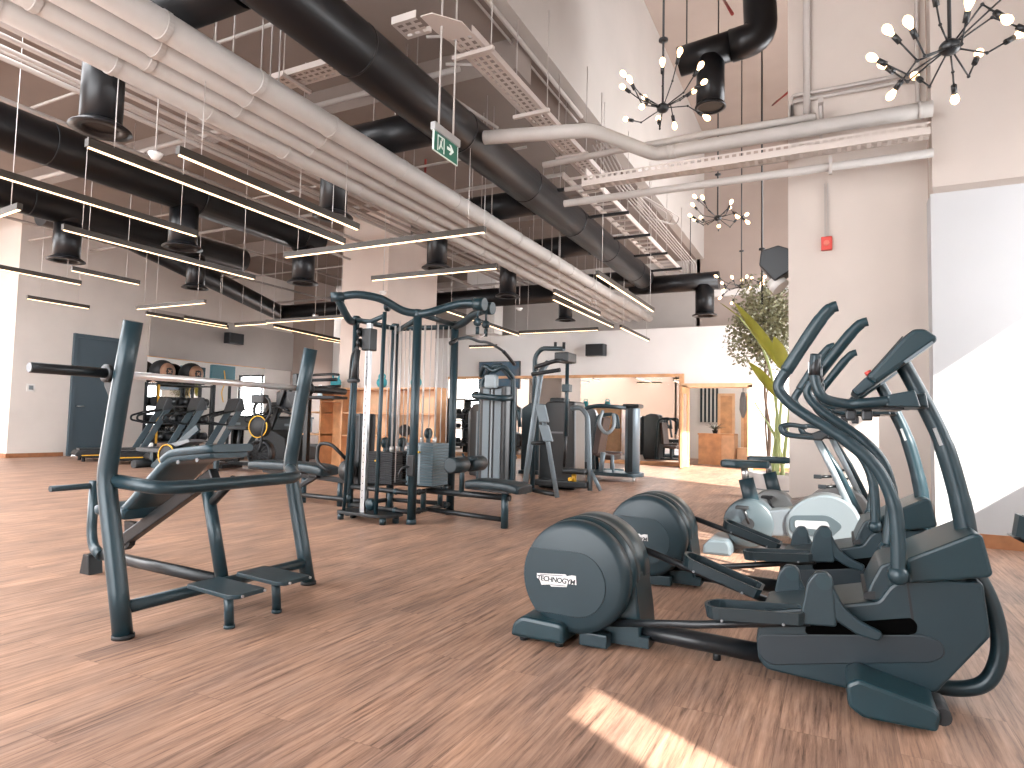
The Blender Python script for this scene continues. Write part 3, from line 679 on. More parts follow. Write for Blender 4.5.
m_.prism([(-0.135, 0.025), (-0.10, 0.025), (-0.105, -0.03), (-0.075, -0.06), (-0.085, -0.075), (-0.12, -0.045), (-0.15, -0.1), (-0.17, -0.09), (-0.14, -0.03)], *xs, axis='x')
m_.build('running_figure', SIGNW, t)
for y in (-0.17, 0.17): MB().cyl((0, y, 0.2), (0, y, 3.08), 0.013, seg=8).build('hanger_rod', CONDUIT, t)
t.scale = (0.73, 0.73, 0.73)

# sensors and sprinklers
def sprinkler(x, y, z, label):
    t = thing('ceiling_sensor', label, 'sensor', (x, y, z))
    MB().lathe([(0.0, -0.05), (0.04, -0.045), (0.07, 0.0), (0.075, 0.02), (0.03, 0.03), (0, 0.03)], seg=20).build('head', WHITEP, t)
    MB().cyl((0, 0, 0.03), (0, 0, 5.85-z), 0.009, seg=6).build('rod', CONDUIT, t)
sprinkler(-6.6, 4.4, 3.9, 'white smoke detector hanging over the near light strips')
sprinkler(-5.6, 4.3, 4.5, 'white sensor head half hidden above the four pipes')
sprinkler(-4.35, 4.3, 4.75, 'white sensor head between the four pipes and the main duct')
sprinkler(-8.0, 10.2, 3.6, 'white sensor head beside the column top')
sprinkler(-6.6, 13.5, 3.75, 'white sensor head in front of the back wall')
sprinkler(-11.0, 11.5, 3.5, 'white sensor head left of the tall column')

# ------------------------------------------------------------------ sputnik chandeliers
def chandelier(loc, ceil, label, seed, R=0.50):
    rnd = random.Random(seed)
    t = thing('chandelier', label, 'chandelier', loc, group='black spider chandeliers with bare bulbs')
    MB().cyl((0, 0, 0), (0, 0, ceil-loc[2]), 0.012, seg=8).lathe([(0.012, 0), (0.05, 0.01), (0.05, 0.03), (0.012, 0.04)], (0, 0, 0.72), 'z', 12).build('rod', BLACKP, t)
    MB().sphere((0, 0, 0), 0.065, 20, sz=0.8).build('hub', BLACKP, t)
    n = 14
    for i in range(n):
        a = 2*PI*i/n+rnd.uniform(-.15, .15); e = rnd.choice((-0.45, -0.15, 0.2, 0.55))
        d = V((math.cos(a)*math.cos(e), math.sin(a)*math.cos(e), math.sin(e)))
        el = d*R*rnd.uniform(0.48, 0.62)
        up = rnd.choice((1, 1, -1)); 
        d2 = V((d.x*0.6, d.y*0.6, up*rnd.uniform(0.3, 0.75))).normalized()
        tip = el+d2*R*rnd.uniform(0.24, 0.36)
        m_ = MB().tube([d*0.05, el], 0.006, 8).tube([el, tip], 0.006, 8).sphere(el, 0.012, 8)
        arm = m_.build('arm', BLACKP, t)
        MB().tube([tip-d2*0.01, tip+d2*0.055], 0.019, 12).build('socket', BLACKP, arm)
        q = d2.to_track_quat('Z', 'Y').to_matrix().to_4x4(); q.translation = tip+d2*0.055
        b = MB(); tmp = MB().lathe([(0.012, 0), (0.015, 0.012), (0.026, 0.036), (0.030, 0.056), (0.025, 0.076), (0.012, 0.090), (0, 0.094)], seg=14)
        for v in tmp.bm.verts: v.co = q @ v.co
        b._merge(tmp.bm); b.build('bulb', BULB, arm)
chandelier((-1.6, 6.6, 4.42), 9.4, 'black spider chandelier with glowing bulbs in front of the crossing pipes', 3)
chandelier((0.70, 5.0, 3.64), 9.4, 'largest looking spider chandelier at the top right in front of the wall', 11)
chandelier((-1.73, 11.0, 4.57), 9.4, 'small looking spider chandelier below the crossing pipes near the back', 5)
chandelier((-1.72, 14.0, 4.02), 9.4, 'farthest spider chandelier, mostly hidden behind the tree crown', 8)
t = thing('drop_rod', 'bare black suspension rod with a collar hanging right of the far chandelier', 'rod', (-1.0, 10.6, 2.9))
MB().cyl((0, 0, 0), (0, 0, 6.5), 0.014, seg=8).lathe([(0.014, 0), (0.05, 0.0), (0.05, 0.03), (0.014, 0.03)], (0, 0, 0.95), 'z', 12).build('rod', BLACKP, t)

# ------------------------------------------------------------------ loudspeakers
def speaker(loc, rz, label, s=1.0, bracket=True):
    t = thing('loudspeaker', label, 'loudspeaker', loc, rz, None)
    MB().prism(rounded([(-0.30*s, 0), (-0.27*s, -0.24*s), (0.27*s, -0.24*s), (0.30*s, 0)], 0.02), -0.17*s, 0.17*s, 'z', bev=0.01).build('cabinet', BLACKP, t)
    MB().rbox(-0.25*s, 0.25*s, -0.255*s, -0.235*s, -0.15*s, 0.15*s, 0.01).build('grille', RUBBER, t)
    MB().box(-0.05, 0.05, 0.0, 0.10, -0.04, 0.04).build('bracket', BLACKP, t)
speaker((-6.15, 17.75, 3.22), 0, 'black loudspeaker on the back wall above the mirror')
speaker((-17.02, 14.2, 3.52), PI/2, 'black loudspeaker on the left wall above the mirror')
t = thing('spotlight', 'angular black spotlight mounted on the pillar edge above the tree', 'spotlight', (-0.62, 8.15, 3.0))
MB().prism(rounded([(-0.17, 0.0), (-0.15, 0.17), (0.04, 0.22), (0.17, 0.16), (0.16, -0.1), (0.0, -0.2)], 0.02), -0.14, 0.14, 'y', bev=0.015).build('housing', BLACKP, t)
MB().cyl((-0.02, 0.02, -0.16), (0.06, 0.0, -0.26), 0.10, 0.11).build('lens', WHITEP, t)
MB().box(0.10, 0.2, -0.03, 0.03, -0.03, 0.03).build('bracket', BLACKP, t)
# ------------------------------------------------------------------ elliptical trainer (lies along x, flywheel at -x)
ORX, ORY = -0.40, 3.20
def wx(pts): return [(a-ORX, b) for a, b in pts]          # side profile in room x to machine x
def w3(pts, y): return [(a-ORX, y, b) for a, b in pts]
def tray(m_, M, L=0.36, W=0.17, h=0.045):
    """open footrest with a raised rim and a rounded front end"""
    out = []
    for k in range(9): a = PI/2+PI*k/8; out.append((-L/2+W/2*0.8+math.cos(a)*W/2*0.8, math.sin(a)*W/2))
    out += [(L/2-0.02, -W/2), (L/2, -W/2+0.02), (L/2, W/2-0.02), (L/2-0.02, W/2)]
    inn = [(x*0.93, y*0.84) for x, y in out]
    n = len(out); bm = m_.bm
    def ring_(P, z): return [bm.verts.new(M @ V((x, y, z))) for x, y in P]
    def hz(x): return h*(0.85+0.15*max(0, -x/(L/2)))
    o0 = ring_([(x*0.97, y*0.94) for x, y in out], 0); 
    o1 = [bm.verts.new(M @ V((x, y, hz(x)))) for x, y in out]
    i1 = [bm.verts.new(M @ V((x, y, hz(x)))) for x, y in inn]
    i0 = ring_(inn, 0.014)
    for A, B in ((o0, o1), (o1, i1), (i1, i0)):
        for k in range(n):
            f = bm.faces.new([A[k], A[(k+1) % n], B[(k+1) % n], B[k]]); f.smooth = False
    bm.faces.new(o0[::-1]); bm.faces.new(i0)
    return m_
def make_elliptical():
    t = thing('elliptical_trainer', 'x', 'elliptical trainer', (ORX, ORY, 0), group='elliptical trainers side by side on the right')
    # flywheel housing
    cx, cz, R = -1.146-ORX, 0.333, 0.278
    h = MB().lathe([(0.0, -0.100), (R-0.020, -0.100), (R, -0.080), (R, 0.0), (R-0.006, 0.012), (R-0.006, 0.06), (R, 0.075), (R, 0.19), (R-0.02, 0.205), (0.0, 0.205)], (cx, 0, cz), 'y', 64)
    h.prism(rounded([(cx-0.06, 0.03), (cx-0.02, 0.2), (cx+0.272, 0.36), (cx+0.30, 0.16), (cx+0.31, 0.03)], 0.02), -0.085, 0.20, bev=0.012)
    hs = h.build('flywheel_housing', BODYT, t)
    MB().lathe([(R-0.01, 0), (R+0.0015, 0), (R+0.0015, 0.010), (R-0.01, 0.010)], (cx, -0.045, cz), 'y', 64, closed=True).lathe([(R-0.03, 0), (R-0.012, 0), (R-0.012, 0.006), (R-0.03, 0.006)], (cx, -0.112, cz), 'y', 64, closed=True).build('seam', RUBBER, hs)
    c = MB().lathe([(0, -0.198), (R-0.045, -0.197), (R-0.018, -0.188), (R-0.006, -0.165), (R-0.004, -0.12), (R-0.02, -0.112), (0, -0.112)], (cx, 0, cz), 'y', 64).build('flywheel_cover', BODY, t)
    # raised badge panel that follows the rim on the left and ends in a half round on the right
    pl = []
    z0, z1 = cz-0.185, cz+0.125
    a0 = PI-math.asin(0.125/0.262); a1 = PI+math.asin(0.185/0.262)
    for k in range(13): a = a0+(a1-a0)*k/12; pl.append((cx+0.262*math.cos(a), cz+0.262*math.sin(a)))
    xr = cx+0.02
    for k in range(13): a = -PI/2+PI*k/12; pl.append((xr+0.148*math.cos(a), (z0+z1)/2+0.155*math.sin(a)))
    MB().prism(pl, -0.2025, -0.19, bev=0.003).build('badge_panel', BODY, c)
    # logo plate with lettering
    lx, lz = cx-0.085, cz-0.020
    lg = MB().prism([(lx-0.104, lz+0.022), (lx+0.048, lz+0.034), (lx+0.056, lz+0.026), (lx+0.080, lz+0.033), (lx+0.102, lz+0.033), (lx+0.106, lz-0.010), (lx+0.060, lz-0.010), (lx+0.055, lz-0.026), (lx-0.025, lz-0.034), (lx-0.035, lz-0.025), (lx-0.078, lz-0.032), (lx-0.088, lz-0.010), (lx-0.104, lz+0.0)], -0.2035, -0.2020)
    lg.build('logo_plate', mat('logo_silver', (0.62, 0.62, 0.61), 0.35, 0.2), c)
    text_mesh('logo_lettering', 'TECHNOGYM', 0.0345, RUBBER, c, (lx-0.002, -0.2042, lz), (PI/2, 0, 0), 0.0006, 0.1, 0.90, bold=0.0006)
    MB().prism([(lx-0.085, lz+0.019), (lx+0.035, lz+0.027), (lx+0.035, lz+0.0245), (lx-0.085, lz+0.0165)], -0.2044, -0.2030).prism([(lx-0.03, lz-0.0245), (lx+0.05, lz-0.020), (lx+0.05, lz-0.0225), (lx-0.03, lz-0.027)], -0.2044, -0.2030).build('logo_lines', RUBBER, c)
    # front foot
    f = MB().prism(rounded([(-1.455-ORX, 0.022), (-1.445-ORX, 0.085), (-1.395-ORX, 0.125), (-1.19-ORX, 0.118), (-1.17-ORX, 0.095), (-1.17-ORX, 0.022)], 0.02), -0.25, 0.25, bev=0.018).build('front_foot', BODYT, t)
    m_ = MB()
    for x in (-1.40, -1.21):
        for y in (-0.2, 0.2): m_.lathe([(0.02, 0), (0.022, 0.02), (0.015, 0.03)], (x-ORX, y, 0), 'z', 14)
    m_.build('levelling_foot', RUBBER, f)
    MB().box(-1.13-ORX, -0.80-ORX, -0.085, 0.085, 0.02, 0.07).rbox(-1.12-ORX, -0.98-ORX, -0.17, -0.10, 0.012, 0.075, 0.006).build('base_bracket', BODY, t)
    # base rail
    MB().tube(w3([(-1.0, 0.085), (-0.25, 0.062)], 0.0), 0.042, 20, flat=(1.0, 1.15)).build('base_rail', BLACKP, t)
    MB().cyl((-0.50-ORX, 0, 0), (-0.50-ORX, 0, 0.04), 0.018).build('middle_foot', RUBBER, t)
    # body shell
    bp = [(-0.308, 0.185), (-0.300, 0.10), (-0.268, 0.062), (0.05, 0.040), (0.340, 0.085), (0.515, 0.325), (0.495, 0.52), (0.235, 0.505), (0.19, 0.47), (0.15, 0.405), (-0.05, 0.355), (-0.29, 0.300)]
    b = MB().prism(rounded(wx(bp), 0.015, 3), -0.20, 0.20, bev=0.012).build('body_shell', BODY, t)
    MB().prism(rounded(wx([(-0.30, 0.205), (0.30, 0.300), (0.36, 0.285), (0.372, 0.235), (0.33, 0.200), (-0.25, 0.085), (-0.30, 0.12)]), 0.03, 6), -0.206, -0.19, bev=0.005).build('side_strip', mat('side_strip_plastic', (0.012, 0.022, 0.029), 0.4), b)
    MB().prism(rounded(wx([(-0.112, 0.272), (0.262, 0.358), (0.282, 0.335), (0.276, 0.300), (0.24, 0.288), (-0.10, 0.228), (-0.118, 0.245)]), 0.012, 4), -0.2035, -0.19).build('slot_shade_plate', mat('slot_shade', (0.002, 0.002, 0.002), 0.9, spec=0.0), b)  # matte black plate, paints the shade inside the slot opening
    MB().prism(wx([(0.245, 0.50), (0.252, 0.50), (0.272, 0.335), (0.262, 0.335)]), -0.2025, -0.19).prism(wx([(0.10, 0.405), (0.14, 0.41), (0.14, 0.44), (0.10, 0.43)]), -0.19, 0.19).build('panel_joint', RUBBER, b)
    MB().prism(rounded(wx([(0.10, 0.40), (0.125, 0.47), (0.16, 0.545), (0.235, 0.575), (0.275, 0.52), (0.27, 0.44), (0.18, 0.40)]), 0.015), -0.185, 0.185, bev=0.01).build('pivot_cowl', BODY, t)
    # collar
    k = MB().prism(rounded(wx([(0.247, 0.585), (0.465, 0.705), (0.492, 0.700), (0.522, 0.56), (0.51, 0.545), (0.255, 0.492)]), 0.012, 4), -0.222, 0.222, bev=0.012).build('collar', BODYT, t)
    # mast with the loop that ends at the floor
    MB().tube(w3([(0.475, 0.66), (0.455, 0.80), (0.403, 1.024), (0.340, 1.190), (0.252, 1.385)], 0), [0.039, 0.037, 0.034, 0.032], 24, spline=8).build('mast', FRAME, t)
    MB().prism(wx([(0.360, 1.095), (0.372, 1.10), (0.395, 1.030), (0.383, 1.025)]), -0.038, -0.030).build('mast_label', mat('label_grey', (0.30, 0.31, 0.31), 0.4), t)
    MB().tube(w3([(0.480, 0.56), (0.535, 0.45), (0.568, 0.33), (0.572, 0.21), (0.530, 0.100), (0.44, 0.055), (0.30, 0.050), (0.1, 0.05)], 0), 0.031, 20, spline=8).build('floor_loop', FRAME, t)
    # rear stabiliser feet
    for s in (-1, 1):
        y0, y1 = (-0.42, -0.20) if s < 0 else (0.20, 0.42)
        f = MB().prism(rounded(wx([(0.030, 0.135), (0.036, 0.055), (0.085, 0.022), (0.318, 0.022), (0.330, 0.085), (0.31, 0.105), (0.07, 0.160)]), 0.015, 4), y0, y1, bev=0.014).build('rear_foot', BODYT, t)
        MB().cyl((0.335-ORX, y0+0.03, 0.07), (0.335-ORX, y1-0.03, 0.07), 0.03).lathe([(0.02, 0), (0.024, 0.025), (0.014, 0.03)], (0.20-ORX, (y0+y1)/2, 0), 'z', 14).lathe([(0.02, 0), (0.024, 0.025), (0.014, 0.03)], (0.10-ORX, (y0+y1)/2, 0), 'z', 14).build('wheel', RUBBER, f)
    # pedal links, footrests, brackets
    MB().tube([(-1.02-ORX, -0.09, 0.112), (-0.55-ORX, -0.20, 0.205), (-0.10-ORX, -0.215, 0.290)], 0.018, 14).build('pedal_link', BLACKP, t)
    MB().tube(w3([(-0.93, 0.435), (-0.25, 0.235)], 0.215), 0.018, 14).build('pedal_link', BLACKP, t)
    def foot(xc, zc, y, ang, br, apex, nm):
        Mx = Matrix.Translation((xc-ORX, y, zc)) @ Matrix.Rotation(ang, 4, 'Y')
        f_ = tray(MB(), Mx, 0.40, 0.165, 0.055).build('footrest', VINYL, t)
        m_ = MB()
        for sx in (-0.12, 0.12):
            p = Mx @ V((sx, -0.078, 0.0)); m_.cyl(p, p-V((0, 0.008, 0)), 0.006, seg=8)
        m_.build('bolt', SILVERD, f_)
        a, b_ = apex
        q = MB().prism(rounded(wx([(a-0.062, b_-0.01), (a-0.03, b_+0.036), (a+0.012, b_+0.038), (a+0.032, b_+0.008), (a+0.045, b_-0.17), (a-0.09, b_-0.18), (a-0.088, b_-0.15)]), 0.014, 4), y-0.05, y-0.005, bev=0.008).build('pedal_bracket', BODY, t)
        MB().cyl((a-ORX, y-0.058, b_), (a-ORX, y+0.01, b_), 0.030).build('pivot_cap', BODYT, q)
        MB().prism(rounded(wx([(a-0.01, b_+0.0), (a+0.03, b_-0.01), (a+0.065, b_-0.085), (a+0.12, b_-0.135), (a+0.205, b_-0.170), (a+0.190, b_-0.205), (a+0.11, b_-0.188), (a+0.045, b_-0.150), (a+0.0, b_-0.09)]), 0.02, 5), y-0.045, y-0.015, bev=0.008).build('drive_link', BODY, t)
    foot(-0.31, 0.283, -0.245, -0.09, True, (-0.043, 0.475), 'near')
    foot(-0.52, 0.325, 0.215, 0.31, True, (-0.185, 0.40), 'far')
    # moving arms
    arm = [(0.212, 0.535), (0.211, 0.685), (0.197, 0.810), (0.142, 0.937), (0.035, 1.042), (-0.124, 1.151), (-0.190, 1.212), (-0.210, 1.262), (-0.180, 1.320)]
    grip = [(-0.180, 1.320), (-0.115, 1.428), (-0.052, 1.527), (-0.015, 1.570), (0.012, 1.580)]
    for s, dx, lean in ((-1, 0.0, 0.0), (1, 0.0, 0.125)):
        def sh(P): return [(x+(z-0.535)*lean-ORX, s*0.30, z+(0.02 if s > 0 else 0)*(z-0.5)) for x, z in P]
        a = MB().tube(sh(arm), [0.026, 0.024, 0.022, 0.022], 18, spline=7).build('moving_arm', FRAME, t)
        MB().tube(sh(grip), [0.026, 0.027, 0.025, 0.022], 16, spline=6, flat=(1.0, 0.85)).build('hand_grip', BODYT, a)
        p = sh([arm[0]])[0]
        MB().sphere(p, 0.038, 18).cyl((p[0], s*0.30, p[2]), (p[0], s*0.16, p[2]-0.005), 0.028).build('pivot_joint', FRAME, a)
    # fixed handlebar, one side then the other
    for s in (-1, 1):
        P = [(-0.070, 1.392), (-0.076, 1.300), (-0.045, 1.215), (0.035, 1.190), (0.10, 1.192), (0.195, 1.202)]
        hb = MB().tube([(x-ORX, s*(0.20+(0.04 if i < 3 else 0.0)), z) for i, (x, z) in enumerate(P)], 0.021, 16, spline=8).build('fixed_handlebar', FRAME, t)
        MB().tube([(-0.0755-ORX, s*0.24, 1.305), (-0.0745-ORX, s*0.24, 1.34), (-0.069-ORX, s*0.24, 1.394)], [0.0225, 0.0225, 0.019], 16).build('grip', BLACKP, hb)
        MB().box(-0.0985-ORX, -0.094-ORX, s*0.24-0.008, s*0.24+0.008, 1.315, 1.36).build('pulse_sensor', STEEL, hb)
        MB().tube([(0.17-ORX, s*0.20, 1.20), (0.30-ORX, s*0.10, 1.208), (0.32-ORX, s*0.03, 1.208)], 0.020, 12, spline=5).build('handlebar_arm', FRAME, hb)
    MB().prism(rounded(wx([(0.182, 1.180), (0.19, 1.226), (0.282, 1.246), (0.302, 1.176)]), 0.008), -0.218, -0.16, bev=0.006).prism(rounded(wx([(0.182, 1.180), (0.19, 1.226), (0.282, 1.246), (0.302, 1.176)]), 0.008), 0.16, 0.218, bev=0.006).prism(rounded(wx([(0.24, 1.18), (0.25, 1.225), (0.325, 1.238), (0.335, 1.175)]), 0.008), -0.165, 0.165, bev=0.01).build('handlebar_bracket', FRAME, t)
    # bottle holders below the bar
    m_ = MB()
    for x in (0.06, 0.120): m_.rbox(x-0.020-ORX, x+0.020-ORX, -0.14, -0.09, 1.122, 1.168, 0.008)
    m_.box(0.0-ORX, 0.25-ORX, -0.16, 0.16, 1.168, 1.178); m_.build('accessory_tray', BLACKP, t)
    # console
    cs = MB().prism(rounded(wx([(0.117, 1.300), (0.250, 1.462), (0.285, 1.492), (0.322, 1.492), (0.364, 1.458), (0.362, 1.440), (0.250, 1.350), (0.150, 1.270)]), 0.012, 4), -0.19, 0.19, bev=0.016).build('console', BODYT, t)
    MB().prism(wx([(0.122, 1.302), (0.250, 1.464), (0.246, 1.467), (0.118, 1.305)]), -0.165, 0.165).build('screen', BLACKP, cs)
    MB().prism(rounded(wx([(0.062, 1.246), (0.118, 1.305), (0.152, 1.272), (0.088, 1.222)]), 0.008), -0.165, 0.165, bev=0.008).build('keypad', FRAME, cs)
    MB().tube([(0.135-ORX, -0.05, 1.318), (0.125-ORX, -0.05, 1.335)], 0.014, 10).build('stop_button', REDP, cs)
    MB().prism(wx([(0.255, 1.352), (0.352, 1.432), (0.345, 1.440), (0.248, 1.362)]), -0.1925, -0.188).build('console_edge', PANELL, cs)
    return t
el1 = make_elliptical()
el1['label'] = 'elliptical trainer nearest the camera, with the whole flywheel disc and logo in view'
el2 = copy_tree(el1, 'elliptical trainer behind the nearest one, its flywheel partly hidden', (ORX-0.01, ORY+1.38, 0))
# ------------------------------------------------------------------ olympic incline bench (x measured from -3.6, y from 2.65)
def B3(x, y, z): return (x+3.6, y-2.65, z)
t = thing('incline_bench', 'dark incline weight bench with two tall uprights and a padded seat, front left', 'weight bench', (-3.6, 2.65, 0))
for y in (2.03, 3.26):
    u = MB().tube([B3(-3.085, y, 0.012), B3(-3.17, y, 0.33), B3(-3.275, y, 0.70), B3(-3.285, y, 0.78), B3(-3.27, y, 0.87), B3(-3.215, y, 1.20), B3(-3.145, y, 1.545)], 0.045, 24, fil=0.12).build('upright', FRAME, t)
    MB().cyl(B3(-3.083, y, 0), B3(-3.083, y, 0.02), 0.05).build('foot_cap', RUBBER, u)
    hk = MB().prism([(-3.20+3.6, 1.24), (-3.20+3.6, 1.08), (-3.235+3.6, 1.10), (-3.325+3.6, 1.22), (-3.335+3.6, 1.30), (-3.318+3.6, 1.30), (-3.308+3.6, 1.255), (-3.25+3.6, 1.255)], y-2.65-0.016, y-2.65+0.016, bev=0.003)
    hk.build('bar_hook', FRAMEB, u)
MB().tube([B3(-3.27, 2.045, 0.745), B3(-3.02, 2.13, 0.715), B3(-2.99, 2.25, 0.712), B3(-2.99, 2.98, 0.712), B3(-3.04, 3.07, 0.715), B3(-3.265, 3.24, 0.74)], 0.035, 20, fil=0.08).build('guard_rail', FRAME, t)
MB().tube([B3(-3.115, 2.05, 0.135), B3(-3.115, 3.24, 0.135)], 0.032, 18).build('cross_bar', FRAME, t)
MB().tube([B3(-3.335, 2.65, 0.70), B3(-3.15, 2.65, 0.12)], 0.036, 20).build('centre_post', FRAME, t)
MB().tube([B3(-3.29, 2.65, 0.56), B3(-3.10, 2.65, 0.72)], 0.026, 16).build('backrest_brace', FRAMEB, t)
MB().tube([B3(-4.40, 2.70, 0.145), B3(-3.14, 2.65, 0.135)], 0.030, 16, flat=(1.25, 0.8)).build('base_beam', FRAMEB, t)
MB().tube([B3(-4.36, 2.69, 0.14), B3(-4.50, 2.72, 0.17), B3(-4.55, 2.73, 0.27), B3(-4.55, 2.73, 0.62)], 0.038, 18, fil=0.1, flat=(1, .8)).build('front_post', FRAME, t)
MB().prism([(-4.57+3.6, 0), (-4.46+3.6, 0), (-4.48+3.6, 0.13), (-4.54+3.6, 0.13)], 0.025, 0.12, bev=0.006).build('front_foot', FRAMEB, t)
MB().tube([B3(-4.55, 2.45, 0.585), B3(-4.55, 3.0, 0.585)], 0.020, 16).build('foot_bar', FRAME, t)
MB().beam(B3(-4.14, 2.65, 0.23), B3(-3.26, 2.65, 0.74), 0.06, 0.075, r=0.008).build('incline_beam', FRAMEB, t)
def pad(prof_top, th, w, m_, wt=None):
    """padded board following a side profile, softly crowned"""
    P = cr_spline([V((x, 0, z)) for x, z in prof_top], 5)
    n = len(P); rows = []
    K = 10
    for i, p in enumerate(P):
        a = P[max(i-1, 0)]; b = P[min(i+1, n-1)]; d = (b-a).normalized(); nn = V((-d.z, 0, d.x))
        e = min(i, n-1-i)/max(1, n-1); end = min(1.0, 0.80+e*2.0)
        ww = (w(i/(n-1)) if callable(w) else w)*(0.86 if i in (0, n-1) else 1.0)
        ring_ = []
        for k in range(2*K):
            a_ = 2*PI*k/(2*K); c = math.cos(a_); s_ = math.sin(a_)
            cx_ = math.copysign(abs(c)**0.35, c)*ww/2; cz_ = math.copysign(abs(s_)**0.45, s_)*th/2*end
            ring_.append(m_.bm.verts.new(p - nn*th/2 + V((0, cx_, 0)) + nn*cz_))
        rows.append(ring_)
    for i in range(n-1):
        for k in range(2*K):
            f = m_.bm.faces.new([rows[i][k], rows[i][(k+1) % (2*K)], rows[i+1][(k+1) % (2*K)], rows[i+1][k]]); f.smooth = True
    m_.bm.faces.new(rows[0][::-1]); m_.bm.faces.new(rows[-1])
    return m_
def sx(P, o=3.6): return [(x+o, z) for x, z in P]
PADM = mat('pad_vinyl', (0.016, 0.042, 0.056), 0.38, noise=0.06, nscale=12, bump=0.06, bscale=300)
bk = pad(sx([(-3.98, 0.470), (-3.84, 0.575), (-3.66, 0.72), (-3.54, 0.815), (-3.46, 0.855), (-3.30, 0.880), (-3.14, 0.895)]), 0.06, lambda u: 0.27+0.05*math.sin(u*PI), MB()).build('backrest', PADM, t)
hd = pad(sx([(-3.56, 0.825), (-3.47, 0.880), (-3.31, 0.905), (-3.12, 0.925)]), 0.055, lambda u: 0.33, MB()).build('headrest', PADM, t)
pad(sx([(-4.14, 0.515), (-4.04, 0.530), (-3.92, 0.520), (-3.84, 0.505)]), 0.075, 0.34, MB()).build('seat', PADM, t)
MB().prism([(-4.05+3.6, 0.40), (-3.95+3.6, 0.40), (-3.99+3.6, 0.25), (-4.03+3.6, 0.22)], -0.02, 0.02).build('seat_support', FRAMEB, t)
m_ = MB()
for x, z in ((-3.38, .76), (-3.22, 0.78)):
    m_.cyl(B3(x, 2.50, z+0.05), B3(x, 2.49, z+0.05), 0.012, seg=10)
m_.build('bolt', SILVERD, bk)
for y0, y1 in ((2.27, 2.51), (2.58, 2.83)):
    tr_ = MB().prism(rounded([(x+3.6, y-2.65) for x, y in ((-3.02, y0+0.04), (-2.66, y0), (-2.62, y0+0.03), (-2.62, y1-0.04), (-3.02, y1))], 0.02), 0.185, 0.207, 'z', bev=0.004).build('spotter_step', BODY, t)
    ym = (y0+y1)/2
    MB().tube([B3(-2.78, ym, 0.015), B3(-2.80, ym, 0.187)], 0.024, 16).cyl(B3(-2.78, ym, 0), B3(-2.78, ym, 0.018), 0.028).build('step_leg', FRAME, tr_)
    m_ = MB()
    for y in (y0+0.05, y1-0.05): m_.cyl(B3(-2.62, y, 0.196), B3(-2.612, y, 0.196), 0.007, seg=8)
    m_.build('bolt', STEEL, tr_)
# barbell lying in the hooks
t = thing('barbell', 'chrome olympic barbell with black sleeves resting on the incline bench hooks', 'barbell', (-3.285, 2.71, 1.283))
MB().tube([(0, -0.71, 0), (0, 0.71, 0)], 0.019, 16).build('shaft', CHROME, t)
for s in (-1, 1):
    sl = MB().tube([(0, s*0.70, 0), (0, s*1.06, 0)], 0.025, 20).build('sleeve', FRAMEB, t)
    MB().lathe([(0.025, -0.02), (0.046, -0.02), (0.046, 0.0), (0.03, 0.02), (0.025, 0.02)], (0, s*0.70, 0), 'y', 20).build('collar', FRAMEB, sl)
    MB().cyl((0, s*1.06, 0), (0, s*1.064, 0), 0.022).build('end_cap', SILVERD, sl)
# ------------------------------------------------------------------ four-station cable tower
GX, GY = -4.42, 6.08
def G3(x, y, z): return (x-GX, y-GY, z)
t = thing('cable_station', 'large multi station cable tower with weight stacks, lat bar and seat, centre left', 'cable machine', (GX, GY, 0))
poles = {'A': (-3.97, 5.66), 'C': (-4.02, 6.50), 'B': (-4.83, 6.42), 'D': (-4.90, 5.78)}
for k, (x, y) in poles.items():
    p = MB().tube([G3(x, y, 0.02), G3(x, y, 2.26)], 0.046 if k != 'D' else 0.036, 20).build('upright', FRAME, t)
    MB().cyl(G3(x, y, 0), G3(x, y, 0.05), 0.052).lathe([(0.045, 0), (0.05, 0.01), (0.05, 0.06), (0.045, 0.07)], G3(x, y, 2.18), 'z', 20).build('pole_collar', FRAME, p)
MB().tube([G3(-3.97, 5.66, 2.22), G3(-4.02, 6.5, 2.22)], 0.03, 14).tube([G3(-4.02, 6.5, 2.2), G3(-4.83, 6.42, 2.2)], 0.03, 14).tube([G3(-4.83, 6.42, 2.2), G3(-4.90, 5.78, 2.22)], 0.03, 14).tube([G3(-3.97, 5.66, 2.16), G3(-4.83, 6.42, 2.16)], 0.03, 14).build('top_ring', FRAME, t)
m_ = MB()
for z in (0.12, 0.32):
    m_.tube([G3(-3.97, 5.66, z), G3(-4.02, 6.5, z)], 0.026, 14).tube([G3(-4.02, 6.5, z), G3(-4.83, 6.42, z)], 0.026, 14).tube([G3(-4.83, 6.42, z), G3(-4.90, 5.78, z)], 0.026, 14).tube([G3(-4.90, 5.78, z), G3(-3.97, 5.66, z)], 0.026, 14)
m_.build('base_ring', FRAMEB, t)
m_ = MB()
for x, y in ((-3.99, 5.9), (-4.0, 6.25), (-4.3, 5.72), (-4.65, 5.75)): m_.tube([G3(x, y, 0.12), G3(x, y, 0.34)], 0.03, 12)
for x, y in ((-3.99, 5.82), (-4.0, 6.35), (-4.2, 5.69)):
    for z in (0.12, 0.32): m_.sphere(G3(x, y, z), 0.036, 12)
m_.build('base_post', FRAME, t)
